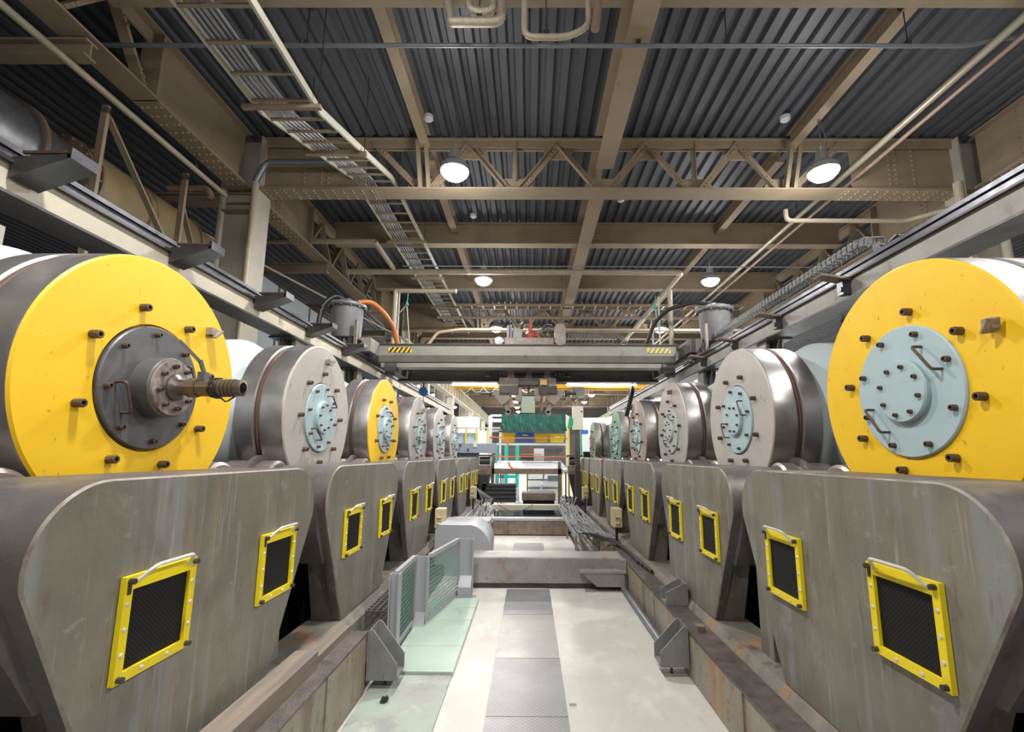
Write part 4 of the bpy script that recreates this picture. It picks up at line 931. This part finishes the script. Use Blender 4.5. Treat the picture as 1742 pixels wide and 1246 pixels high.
# tanks
for sx, lab in ((-1, 'grey lidded tank with orange hose standing by the left end of the crane'), (1, 'grey lidded tank by the right end of the crane')):
    x, y = (-3.95, 9.75) if sx < 0 else (4.05, 9.95)
    t = thing('oil_tank', lab, 'tank', (x, y, 2.42), 0, None)
    MB().lathe([(2.42, .0001), (2.42, .27), (2.5, .3), (3.1, .33), (3.12, .335)], 40, axis='z', c=(x, y, 0)).build('vessel', tank, t, abs_=True)
    b = MB().lathe([(3.1, .38), (3.13, .40), (3.16, .40), (3.22, .30), (3.25, .12), (3.25, .0001)], 40, axis='z', c=(x, y, 0))
    b.cyl((x, y, 3.24), (x, y, 3.32), .05, 10)
    for a in range(12): b.cyl((x+.37*math.cos(a*PI/6), y+.37*math.sin(a*PI/6), 3.08), (x+.37*math.cos(a*PI/6), y+.37*math.sin(a*PI/6), 3.19), .014, 6)
    b.build('lid', tank, t, abs_=True)
    b = MB()
    for dx in (-.2, .2): b.box(x+dx-.03, x+dx+.03, y-.1, y+.1, 2.13, 2.45)
    b.cyl((x+.05, y-.2, 2.16), (x+.05, y-.2, 2.42), .06, 10); b.box(x-.3, x+.3, y-.3, y+.3, 2.4, 2.42)
    b.build('stand', darkst, t, abs_=True)
    b = MB().box(x+.3, x+.36, y-.36, y-.3, 2.15, 2.75) if sx < 0 else MB().box(x-.36, x-.3, y-.36, y-.3, 2.15, 2.75)
    b.build('upright', gripm, t, abs_=True)
tag(MB().tube([(-3.75, 9.8, 3.26), (-3.5, 9.9, 3.32), (-3.3, 10.2, 3.15), (-3.22, 10.7, 2.95), (-3.16, 11.0, 2.5)], .05, 12, .15).build('hose', orange), 'thick orange hose arching from the left tank to the crane bridge', 'hose')
tag(MB().tube([(-4.0, 9.7, 3.28), (-4.15, 9.55, 3.34), (-4.35, 9.4, 3.1), (-4.4, 9.35, 2.45)], .05, 12, .15).build('hose', blackc), 'thick black hose falling from the left tank', 'hose')
tag(MB().tube([(4.1, 10, 3.3), (3.7, 10.2, 3.42), (3.2, 10.5, 3.35), (2.95, 10.8, 3.1), (2.75, 11.0, 2.5)], .045, 12, .15).build('hose', blackc), 'black hose arching from the right tank over to the crane bridge', 'hose')
for (x, z) in ((-2.98, 3.55), (3.0, 3.5)):
    tag(MB().tube([(x, 10.85, z), (x+.12, 10.85, 2.5)], .012, 6).tube([(x, 10.85, z), (x-.3, 10.9, z-.32)], .012, 6).build('rope', ropew), f'pale rope stay on the {"left" if x < 0 else "right"} end of the crane', 'rope', 'rope stays on the crane')
    tag(MB().lathe([(z-.04, .0001), (z-.02, .045), (z+.03, .03), (z+.09, .02), (z+.12, .0001)], 10, axis='z', c=(x, 10.85, 0)).tube([(x, 10.85, z), (x+.02, 10.85, z+.3)], .01, 5).build('rope_knot', ropeg), f'green rope knot above the {"left" if x < 0 else "right"} end of the crane', 'rope', 'green rope knots')
# long cable chain on the right runway
pts = [(3.98, 10.2, 2.52), (3.98, 5.35, 2.52), (3.98, 5.15, 2.48), (3.98, 5.0, 2.38), (3.98, 5.0, 2.25), (3.98, 5.15, 2.16)]
chain('cable_chain', 'long grey cable chain looping along the top of the right runway beam', pts, .14, .1, mat('grey_chain_plastic', (.30, .30, .29), .45, 0, (.06, .06, .06), 22, .5), .1)
chain('cable_chain', 'dark lower run of cable chain beside the right rail, under the long grey one', [(3.98, 5.2, 2.12), (3.98, 10.3, 2.12)], .14, .09, crane_d, .1)
for i in range(3): tag(MB().tube([(3.94+.04*i, 10.2, 2.30+.02*i), (3.94+.04*i, 5.3, 2.30+.02*i), (3.94+.04*i, 5.12, 2.22), (4.0+.04*i, 4.75, 2.4), (4.05+.04*i, 4.9, 2.1)], .02, 8, .08).build('cable', blackc), 'black cable bundled inside the chain on the right runway', 'cable', 'black cables in the runway chain')
# ------------------------------------------------------------------ ladder tray with cables under the roof
t = thing('ladder_tray', 'cream cable ladder hung under the roof, rising through the near truss', 'cable tray', (-3.1, 7, 4.4))
LP = [(2.0, 4.42), (5.45, 4.42), (8.55, 5.42), (20.5, 5.42)]
for x in (-3.52, -2.76):
    b = MB()
    for (y0, z0), (y1, z1) in zip(LP, LP[1:]): b.bar((x, y0, z0), (x, y1, z1), .035, .10)
    b.build('side_rail', creamlt, t, abs_=True)
def lz(y):
    for (y0, z0), (y1, z1) in zip(LP, LP[1:]):
        if y <= y1: return z0+(z1-z0)*(y-y0)/(y1-y0)
    return LP[-1][1]
rm = []
for i in range(44):
    y = 2.3+.42*i; b = MB().box(-3.52, -2.76, y-.02, y+.02, lz(y)-.05, lz(y)-.025); b.build('rung', steelpaint, t, abs_=True)
for i, y in enumerate((5.3, 6.9, 8.8, 11.2, 13.7, 16.6)):
    z = lz(y)
    MB().box(-3.66, -2.66, y-.03, y+.03, z-.11, z-.055).build('support_channel', steelpaint, t, abs_=True)
    b = MB()
    for x in (-3.62, -2.7): b.cyl((x, y, z-.1), (x, y, 6.2), .008, 5)
    b.build('hanger_rods', darkst, t, abs_=True)
for i in range(16):
    x = -3.46+.021*i; pts = []
    for y in [2.0+.6*j for j in range(30)]: pts.append((x+.012*math.sin(y*1.3+i*2.1), y, lz(y)-.01+.012*(i % 3)))
    tag(MB().tube(pts, rnd.choice((.007, .009, .012)), 5).build('cable', mat('pale_grey_cable', (.42, .42, .44), .45)), 'pale grey cable running along the cream cable ladder', 'cable', 'cables on the cream cable ladder')
# cross ladder and pipes farther back
t = thing('ladder_tray', 'slim cable ladder crossing the hall under the roof behind the crane', 'cable tray', (1.5, 16, 5.2))
for y in (15.85, 16.25): MB().box(-2.6, 7.5, y-.015, y+.015, 5.16, 5.24).build('side_rail', steelpaint, t, abs_=True)
for i in range(26): MB().box(-2.5+.4*i, -2.46+.4*i, 15.85, 16.25, 5.17, 5.2).build('rung', creamlt, t, abs_=True)
pipes = [
 ('pipe', pipegr, [(-9, 5.45, 5.38), (5.75, 5.45, 5.38), (6.3, 5.45, 5.5), (8.4, 5.45, 5.5)], .028, 'thin grey conduit crossing the hall under the deck above the camera'),
 ('pipe', insul, [(-1.12, 4.67, 5.9), (-.93, 4.67, 4.97), (-.93, 4.67, 4.92), (-.34, 4.67, 4.92), (-.34, 4.67, 5.9)], .055, 'foil-wrapped U-shaped pipe at the top edge, outer one'),
 ('pipe', insul, [(-.72, 4.67, 5.9), (-.72, 4.67, 5.05), (-.44, 4.67, 5.05), (-.44, 4.67, 5.9)], .055, 'foil-wrapped U-shaped pipe at the top edge, inner one'),
 ('pipe', pipebe, [(-.08, 4.65, 5.9), (-.08, 4.65, 4.70), (.42, 4.65, 4.70), (.66, 4.65, 4.84), (.66, 4.65, 5.9)], .035, 'thin beige pipe with bends at the top edge, right of the foil pipes'),
 ('pipe', pipebr, [(.72, 4.6, 4.75), (.74, 4.6, 4.9), (.82, 4.6, 5.9)], .05, 'short brown pipe stub hanging beside the thin beige pipe'),
 ('pipe', pipebe, [(-5.0, 12.1, 4.9), (4.1, 12.1, 4.9), (4.1, 12.5, 4.9), (4.1, 21, 4.9)], .075, 'long beige pipe crossing in front of the third ceiling lamps'),
 ('pipe', pipebe, [(-1.7, 12.1, 4.9), (-1.62, 11.6, 4.72)], .07, 'short capped beige branch pipe below the long crossing pipe'),
 ('pipe', mat('wrapped_grey_pipe', (.33, .29, .22), .4, .3), [(6.1, -1, 5.38), (6.1, 24, 5.38)], .055, 'long lagged pipe running lengthwise through the near truss on the right'),
 ('pipe', pipebr, [(6.3, -1, 5.32), (6.3, 24, 5.32)], .035, 'slim brown pipe alongside the long lagged pipe on the right'),
 ('pipe', pipebe, [(-5.66, 0, 4.72), (-5.66, 8.0, 4.72)], .045, 'speckled pipe hung under the left eaves girder'),
 ('pipe', pipebr, [(-6.4, 7.6, 4.62), (-5.7, 7.6, 4.62), (-5.62, 7.6, 4.45)], .05, 'brown pipe end with black sleeve near the left column'),
 ('pipe', pipegr, [(-3.6, 8.15, 5.5), (-5.05, 8.15, 5.5), (-5.22, 8.15, 5.1)], .055, 'grey conduit bending down to the left column'),
 ('pipe', pipebe, [(-5.22, 8.15, 5.08), (-5.22, 8.15, .4)], .055, 'beige lower length of the conduit on the left column'),
 ('pipe', pipebe, [(-3.9, 11, 5.25), (-4.9, 11, 5.25), (-7, 11, 5.25)], .07, 'beige pipe high behind the left column'),
 ('pipe', pipebe, [(-3.9, 11, 5.25), (-3.7, 12.0, 4.95)], .07, 'beige pipe elbow joining the long crossing pipe at the left'),
 ('pipe', pipebe, [(5.2, 8.9, 4.95), (5.2, 8.9, 4.72), (7.6, 8.9, 4.72), (8.3, 8.2, 4.72)], .045, 'small beige pipe loop beyond the right ceiling lamp'),
 ('pipe', pipebe, [(7.9, 8.0, 5.0), (7.9, 8.0, 3.5)], .08, 'short vertical pipe beside the right column'),
 ('pipe', steelpaint, [(-3.3, 16, 4.78), (8, 16, 4.78)], .05, 'thin beige pipe crossing just above the crane trolley'),
 ('pipe', steelpaint, [(-3.3, 14.2, 3.2), (-2.9, 14.2, 3.75), (-2.2, 14.2, 3.85), (7, 14.2, 3.85)], .05, 'curved beige pipe bend behind the left end of the crane'),
 ('pipe', pipegr, [(-3, 10.4, 4.35), (7, 10.4, 4.35)], .012, 'very thin rod hung across in front of the third ceiling lamps'),
 ('pipe', pipebe, [(-7.2, 8, 4.6), (-4.4, 22, 4.6)], .03, 'thin pale conduit running back behind the left column'),
]
for nm_, m_, pts, r, lab in pipes: tag(MB().tube(pts, r, 12, .12).build(nm_, m_), lab, 'pipe')
for i, (x, y, z) in enumerate(((-3.0, 5.45, 5.40), (-.03, 5.45, 5.40), (1.42, 5.45, 5.40), (2.6, 5.45, 5.40), (5.0, 5.45, 5.40), (0, 16, 4.8), (5, 16, 4.8), (1, 14.2, 3.87), (6.1, 4.2, 5.44), (6.1, 10, 5.44), (-.6, 4.67, 5.0), (.17, 4.65, 4.72), (-5.66, 2, 4.76), (-5.66, 7.2, 4.76))):
    b = MB().cyl((x, y, z), (x, y, 6.2), .008, 5); b.box(x-.03, x+.03, y-.03, y+.03, z-.01, z+.05); b.box(x-.04, x+.04, y-.04, y+.04, 5.95, 6.08)
    tag(b.build('pipe_hanger', darkst), f'dark rod pipe hanger under the deck, number {i+1}' if False else 'thin dark rod hanger holding a pipe under the roof deck', 'hanger', 'rod hangers under the roof deck')
for i, (x, y) in enumerate(((-1.9, 7.8), (4.7, 7.8), (2.2, 10.6), (-1.5, 11.4))):
    b = MB().lathe([(6.1, .0001), (6.1, .05), (6.13, .085), (6.2, .09)], 16, axis='z', c=(x, y, 0))
    tag(b.build('smoke_detector', whitep), ['round white detector on the deck left of the near left lamp', 'round white detector on the deck by the near right lamp', 'round white detector on the deck between the lamps, right of the deep beam', 'small white detector on the deck above the second left lamp'][i], 'detector', 'detectors on the deck')

# ------------------------------------------------------------------ far end of the aisle
def PX(px, py, y): return ((px-901)/796*y, y, (773-py)/808*y)
def bx(px0, px1, py0, py1, y, d=.3, b=None):
    x0, _, z1 = PX(px0, py0, y); x1, _, z0 = PX(px1, py1, y); return (b or MB()).box(x0, x1, y, y+d, z0, z1)
GY = 20.0
t = thing('gate_frame', 'white tubular frame with orange straps standing at the end of the aisle', 'frame', (-.08, GY, -.75))
xl, xr, zt = -1.68, 1.6, 1.63
for x in (xl, xr): MB().box(x-.075, x+.075, GY-.07, GY+.07, -.75, zt).build('post', white, t, abs_=True)
MB().box(xl, xr, GY-.05, GY+.05, zt-.04, zt+.05).build('top_rail', white, t, abs_=True)
MB().box(xl, -1.15, GY-.05, GY+.05, 1.35, 1.5).build('short_rail', white, t, abs_=True)
MB().box(xl, xr, GY-.04, GY+.04, .38, .46).build('middle_rail', white, t, abs_=True)
MB().box(-1.32, -1.22, GY+.25, GY+.35, -.7, 1.0).box(xl, -1.22, GY+.25, GY+.35, .95, 1.05).build('rear_post', white, t, abs_=True)
b = MB().add([(xl, GY-.5, -.62), (xr, GY-.5, -.62), (xr-.25, GY+.6, -.28), (xl+.3, GY+.6, -.28)], [(0, 1, 2, 3)]).box(xl, xr, GY-.5, GY-.46, -.7, -.62); b.build('sloping_table', white, t, abs_=True)
for z, q in ((.68, 0), (-.1, 1)):
    MB().bar((xl, GY-.09, z+.05), (-.95, GY-.1, z), .01, .05).bar((-.95, GY-.1, z), (xr, GY-.09, z+.01), .01, .035).box(-1.1, -.9, GY-.13, GY-.09, z-.03, z+.03).build('strap', strap, t, abs_=True)
tag(MB().tube([(-.92, GY-.12, .66), (-.95, GY-.14, .5), (-.9, GY-.14, .38)], .04, 6).build('strap_tail', strap), 'loose orange strap end hanging from the upper strap', 'strap')
tag(MB().tube([(-.88, GY-.55, -.3), (-.8, GY-.55, -.5), (-.65, GY-.55, -.58), (-.5, GY-.55, -.57)], .04, 6).build('strap_tail', strap), 'loose orange strap end lying on the sloping white table', 'strap')
b = MB(); n = 24; vs = []
for j, z in enumerate((zt+.05, 1.3, .98)):
    for i in range(n+1): vs.append((-1.2+2.72*i/n + (.06 if j == 2 else 0), GY-.1+.03*math.sin(i*1.3+j), z+.01*math.sin(i*.9)))
b.add(vs+[(x, y+.02, z) for x, y, z in vs], [(j*(n+1)+i, j*(n+1)+i+1, (j+1)*(n+1)+i+1, (j+1)*(n+1)+i) for j in range(2) for i in range(n)]+[(3*(n+1)+j*(n+1)+i, 3*(n+1)+j*(n+1)+i+1, 3*(n+1)+(j+1)*(n+1)+i+1, 3*(n+1)+(j+1)*(n+1)+i) for j in range(2) for i in range(n)])
tag(b.build('tarpaulin', tarp), 'dark green tarpaulin hung over the white frame at the aisle end', 'tarpaulin')
def crate(px0, px1, py0, py1, y, m_, lab, labelm=None):
    x0, _, z1 = PX(px0, py0, y); x1, _, z0 = PX(px1, py1, y)
    t = thing('storage_bin', lab, 'bin', ((x0+x1)/2, y+.3, z0), 0, 'storage bins behind the middle rail')
    MB().prism([(x0+.05, z0), (x1-.05, z0), (x1, z1), (x0, z1)], y, y+.55, 'y').build('tub', m_, t, abs_=True)
    b = MB().box(x0-.015, x1+.015, y-.02, y+.57, z1-.05, z1)
    for k in range(1, 4):
        if k != 2: b.box(x0+(x1-x0)*k/4-.01, x0+(x1-x0)*k/4+.01, y-.015, y, z0+.03, z1-.05)
    b.build('rim', m_, t, abs_=True)
    if labelm: MB().box((x0+x1)/2-.1, (x0+x1)/2+.12, y-.02, y-.005, z1-.17, z1-.11).build('sticker', labelm, t, abs_=True)
crate(852, 876, 737, 753, 20.6, binY, 'yellow storage bin at the left, beside the blue bin')
crate(877.5, 908, 735, 753, 20.6, binB, 'blue storage bin with a small yellow sticker at the aisle end', haz_y)
crate(909.5, 933, 738, 753, 20.6, binY, 'yellow storage bin directly right of the blue bin')
crate(934.5, 960, 738, 753, 20.6, binY, 'yellow storage bin with a white sticker, rightmost of the row', signm)
t = thing('bin_shelf', 'thin grey shelf carrying the yellow and blue bins', 'shelf', (.1, 20.9, FZ))
bx(845, 965, 753, 755, 20.5, .8).build('board', greyp, t, abs_=True)
for x in (-1.4, 1.6): MB().box(x-.03, x+.03, 21.2, 21.26, FZ, .45).build('leg', greyp, t, abs_=True)
t = thing('storage_table', 'low table behind the sloping white table with boxes on it', 'table', (.3, 21.4, FZ))
MB().box(-1.3, 1.75, 20.75, 22.5, -.46, -.40).build('tabletop', greyp, t, abs_=True)
for x in (-1.25, 1.7):
    for y in (20.8, 22.4): MB().box(x-.03, x+.03, y-.03, y+.03, FZ, -.46).build('leg', greyp, t, abs_=True)
t = thing('cardboard_box', 'brown cardboard box with blue band under the bins', 'box', (-.1, 21.25, -.4))
bx(886, 908, 764, 788, 21, .5).build('carton', card, t, abs_=True); bx(886, 908, 778, 781, 20.985, .02).build('printed_band', binB, t, abs_=True); bx(886, 908, 772, 773, 20.985, .02).build('tape', whitep, t, abs_=True)
tag(bx(926, 961, 762, 789, 20.8, .6).build('foam_block', foam), 'grey speckled foam block at the right under the bins', 'block')
tag(bx(908, 925, 763, 788, 22, .4).build('white_cabinet', whitep), 'white machine panel between cardboard box and foam block', 'panel')
t = thing('beam_trestle', 'rusty steel trestle under the white frame at the aisle end', 'trestle', (0, 19, FZ))
bx(838, 956, 797, 806, 19, .3).build('top_beam', brownp, t, abs_=True)
for px in (839, 951): bx(px-2.5, px+2.5, 785, 857, 19, .2).build('leg', brownp, t, abs_=True)
for i, px in enumerate((846.5, 861.5, 880)):
    b = bx(px-3, px+3, 757, 850, 25, .2); tag(b.build('teal_post', teal), f'teal rack post at the far end, {ORD[i] if i else "leftmost"} from the left', 'post', 'teal rack posts')
b = bx(846, 880, 808, 813, 25.05, .1); bx(846, 880, 821, 824, 25.05, .1, b); tag(b.build('teal_rail', teal), 'teal cross rails joining the rack posts', 'rail')
t = thing('crate_stack', 'stack of black ribbed crates on the left below the trestle', 'crate', (-1.1, 18, FZ))
b = bx(822, 878, 823, 853, 18, .8); b.build('crate', clutter, t, abs_=True)
b = MB()
for py in (826, 832, 839, 846): bx(820, 879, py, py+1.5, 17.97, .05, b)
b.build('rim', black, t, abs_=True)
tag(bx(878.5, 884, 829, 851, 18, .1).build('white_board', whitep), 'narrow white board standing right of the black crates', 'board')
t = thing('steel_chest', 'dark steel chest with recessed front in the middle of the aisle end', 'chest', (.3, 18, FZ))
bx(888, 944, 837, 850, 17.6, .9).build('lid', gripm, t, abs_=True, bevel=.02); bx(890, 942, 850, 873, 17.7, .8).build('body', black, t, abs_=True); bx(896, 938, 843, 849, 17.58, .04).build('front_panel', brownp, t, abs_=True)
t = thing('parts_rack', 'pale rack with blue-grey shelves and yellow edges behind the steel chest', 'rack', (.4, 23, FZ))
for py in (814, 828): bx(898, 952, py, py+2.5, 23, .6).build('shelf', gbluep, t, abs_=True)
for px in (897.5, 954): bx(px-1.5, px+1.5, 806, 850.4, 23, .1).build('post', yelhatch, t, abs_=True)
tag(bx(900, 952, 806, 847.2, 24, .05).build('white_backboard', whitep), 'white board behind the pale rack', 'board')
tag(bx(931, 948, 808, 818, 22.9, .3).build('control_box', pbluep), 'pale blue box standing on the rack shelf', 'box')
tag(MB().bar(PX(925, 806, 20), PX(919, 835, 19.2), .06, .06).build('steel_lever', white), 'pale slanting lever rising from the steel chest', 'lever')
# left machine
t = thing('machine_unit', 'pale blue and grey machine with yellow posts beyond the last left drum', 'machine', (-2.2, 19.5, -.1))
bx(775, 843, 755, 771, 18.6, .6).build('bed', gbluep, t, abs_=True)
bx(775, 812, 737, 755, 19.0, .2).build('guard_panel', pbluep, t, abs_=True); bx(775, 815, 771, 867, 18.9, .3).build('pedestal', gbluep, t, abs_=True)
for px in (793, 810.5, 829): bx(px-1.2, px+1.2, 729, 755, 18.9, .06).build('post', yelhatch, t, abs_=True)
bx(778, 851, 727, 729.5, 18.9, .06).build('hand_rail', white, t, abs_=True)
bx(806, 812, 750, 761, 18.5, .02).build('notice', signm, t, abs_=True)
for px, py in ((784, 757), (797, 765)): bx(px-1.3, px+1.3, py-1.5, py+1.5, 18.5, .1).build('bolt', railst, t, abs_=True)
tag(bx(770, 813, 709, 832.3, 30, 1).build('white_enclosure', whitep), 'bright white enclosure behind the machine on the left', 'enclosure')
tag(bx(813, 831, 733, 840, 26, 1).build('mixing_machine', whitep), 'white rounded machine head between yellow posts', 'machine')
# bearing stands at the ends of the cover rows
for sx, sd in ((-1, 'left'), (1, 'right')):
    x = sx*1.72
    t = thing('bearing_stand', f'rusty bearing block on a stand at the end of the {sd} cover row', 'bearing', (x, 18.2, -1.0))
    MB().box(x-.25, x+.25, 18.0, 18.5, -.75, -.42).build('block', brownp, t, abs_=True)
    MB().cyl((x-.2, 18.25, -.25), (x+.2, 18.25, -.25), .15, 16).box(x-.3, x+.3, 18.0, 18.5, -.08, -.02).build('bearing', crane_d, t, abs_=True)
    MB().prism([(x-.25, -.75), (x+.25, -.75), (x+sx*.25, FZ), (x+sx*.1, FZ)], 18.0, 18.4, 'y').build('stand', darkst, t, abs_=True)
# right cabinet
t = thing('control_cabinet', 'cream control cabinet on a dark pedestal, right of the green tarpaulin', 'cabinet', (1.75, 17, -.3))
bx(974, 992, 690, 731, 17, .3).build('cabinet', mat('cabinet_cream', (.68, .66, .54), .5), t, abs_=True, bevel=.01)
bx(977, 986, 731, 876, 17.05, .15).build('pedestal', crane_d, t, abs_=True)
bx(988, 990.5, 698, 700, 16.97, .04).build('lock', blackc, t, abs_=True)
tag(MB().add([PX(965, 728, 16.9), PX(969, 706, 16.9), PX(974.5, 712, 16.98), PX(974.5, 722, 16.98), PX(969, 730, 16.9)]+[(a, b_+.04, c) for a, b_, c in (PX(965, 728, 16.9), PX(969, 706, 16.9), PX(974.5, 712, 16.98), PX(974.5, 722, 16.98), PX(969, 730, 16.9))],
    [(0, 1, 2, 3, 4), (9, 8, 7, 6, 5)]+[(i, (i+1) % 5, 5+(i+1) % 5, 5+i) for i in range(5)]).build('green_cloth', mat('bright_green_cloth', (.03, .42, .18), .7)), 'bright green cloth hanging beside the cream cabinet', 'cloth')
for px in (967, 985): tag(bx(px-1.3, px+1.3, 712, 863, 19.4, .08).build('yellow_post', yelhatch), f'slim yellow post {"left" if px < 980 else "right"} of the cabinet pedestal', 'post')
t = thing('machine_unit', 'white and blue machine with dark window behind the cabinet on the right', 'machine', (3, 24, -.5))
bx(990, 1010, 742, 847, 24, .8).build('cabin', whitep, t, abs_=True); bx(988, 1000, 731, 738, 23, .4).build('blue_box', binB, t, abs_=True)
bx(987, 989.5, 738, 778, 23, .2).build('teal_post', teal, t, abs_=True)
tag(bx(991, 1060, 710, 828, 32, 2).build('white_enclosure', whitep), 'long bright white enclosure behind the far right drums', 'enclosure')
tag(bx(992, 1003, 768, 778, 20.5, .4).build('black_bag', blackc), 'black bag lying near the last right drum', 'bag')
# far crane
t = thing('travelling_crane', 'yellow travelling crane far down the hall with hanging festoon cables', 'crane', (1.5, 30.4, 4.3))
b = MB().box(-5.2, 7.9, 30, 30.3, 4.28, 4.62); b.box(-5.2, 7.9, 30.9, 31.2, 4.28, 4.62); b.build('girder', ycrane, t, abs_=True)
for x in (-5.4, 7.5): MB().box(x, x+.5, 29.5, 31.7, 4.2, 4.6).build('end_truck', ycrane, t, abs_=True)
b = MB()
for i in range(7):
    x = -4.6+.8*i; b.tube([(x, 29.9, 4.3), (x+.2, 29.9, 3.95), (x+.6, 29.9, 3.95), (x+.8, 29.9, 4.3)], .03, 6, .25)
b.build('festoon_cable', ropew, t, abs_=True)
MB().box(-1.6, -1.2, 29.96, 30, 4.34, 4.58).build('nameplate', signm, t, abs_=True)
b = MB().box(2.7, 3.5, 29.6, 30.9, 3.7, 4.25); b.cyl((3.1, 30.2, 3.1), (3.1, 30.2, 3.7), .03, 8); b.build('hoist', crane_d, t, abs_=True)
MB().lathe([(2.75, .0001), (2.8, .15), (3.0, .17), (3.1, .08), (3.12, .0001)], 14, axis='z', c=(3.1, 30.2, 0)).build('hook_block', ycrane, t, abs_=True)
# far runway girders
for sx, x, z0, z1 in ((-1, -4.98, 3.55, 4.42), (1, 8.04, 3.62, 4.2)):
    t = thing('crane_girder', f'cream crane runway girder with many web stiffeners along the far {"left" if sx < 0 else "right"} side', 'girder', (x, 38, z0))
    MB().box(x-.2, x+.2, 17.5, 61.5, z0, z0+.05).build('bottom_flange', creamlt, t, abs_=True)
    MB().box(x-.2, x+.2, 17.5, 61.5, z1-.05, z1).build('top_flange', creamlt, t, abs_=True)
    b = MB().box(x-.015, x+.015, 17.5, 61.5, z0+.05, z1-.05)
    y = 18.
    while y < 61: b.box(x-.15, x+.15, y, y+.03, z0+.05, z1-.05); y += 1.1
    b.build('web', creamlt, t, abs_=True)
    for k, y in enumerate((21.9, 29.1, 39.4, 49.8, 60)):
        q = MB().box(x-.2, x+.2, y-.2, y+.2, FZ, z0)
        tag(q.build('girder_column', creamlt), f'cream column under the far {"left" if sx < 0 else "right"} crane girder, {ORD[k]} along', 'column', 'columns under the far crane girders')
b = MB()
for z in (3.1, 3.35): b.tube([(7.3, 14, z), (7.3, 50, z)], .04, 6)
for i in range(12): b.box(7.28, 7.32, 15+3*i, 15.05+3*i, FZ if i % 3 == 0 else 2.6, 3.35)
tag(b.build('hand_rail', creamlt), 'cream walkway handrail far along the right side', 'railing')
for i in range(9):
    tag(MB().box(-9.5, -9.4, 20+4.4*i, 23.8+4.4*i, FZ, 3.4).build('cladding_sheet', panelb), f'blue-grey wall panel far along the left side, {ORD[i]} toward the end wall', 'panel', 'blue-grey panels along the far left side')
t = thing('chain_hoist', 'small blue hoist hanging below the left end of the crane', 'hoist', (-2.78, 12.4, 1.55))
MB().lathe([(12.36, .0001), (12.36, .12), (12.44, .12), (12.44, .0001)], 24, axis='y', c=(-2.8, -.2, 1.62)).build('drum', plas, t, abs_=True)
MB().cyl((-2.8, 12.2, 1.72), (-2.8, 12.2, 1.86), .02, 8).cyl((-2.8, 12.2, 1.1), (-2.8, 12.2, 1.5), .01, 6).build('chain', darkst, t, abs_=True)
tag(MB().tube([(2.75, 12.4, 1.9), (2.68, 12.2, 1.6), (2.5, 12.1, 1.0)], .06, 10, .1).build('hose', blackc), 'thick black hose dropping under the right end of the crane', 'hose')
for i in range(2): tag(MB().tube([(4.3+.09*i, 6.2, 1.9), (4.32+.09*i, 6.2, 1.1), (4.25+.12*i, 6.3, .6)], .05-.02*i, 8, .2).build('hose', blackc), f'{"thick" if i == 0 else "thin"} black hose hanging behind the right runway beam', 'hose')
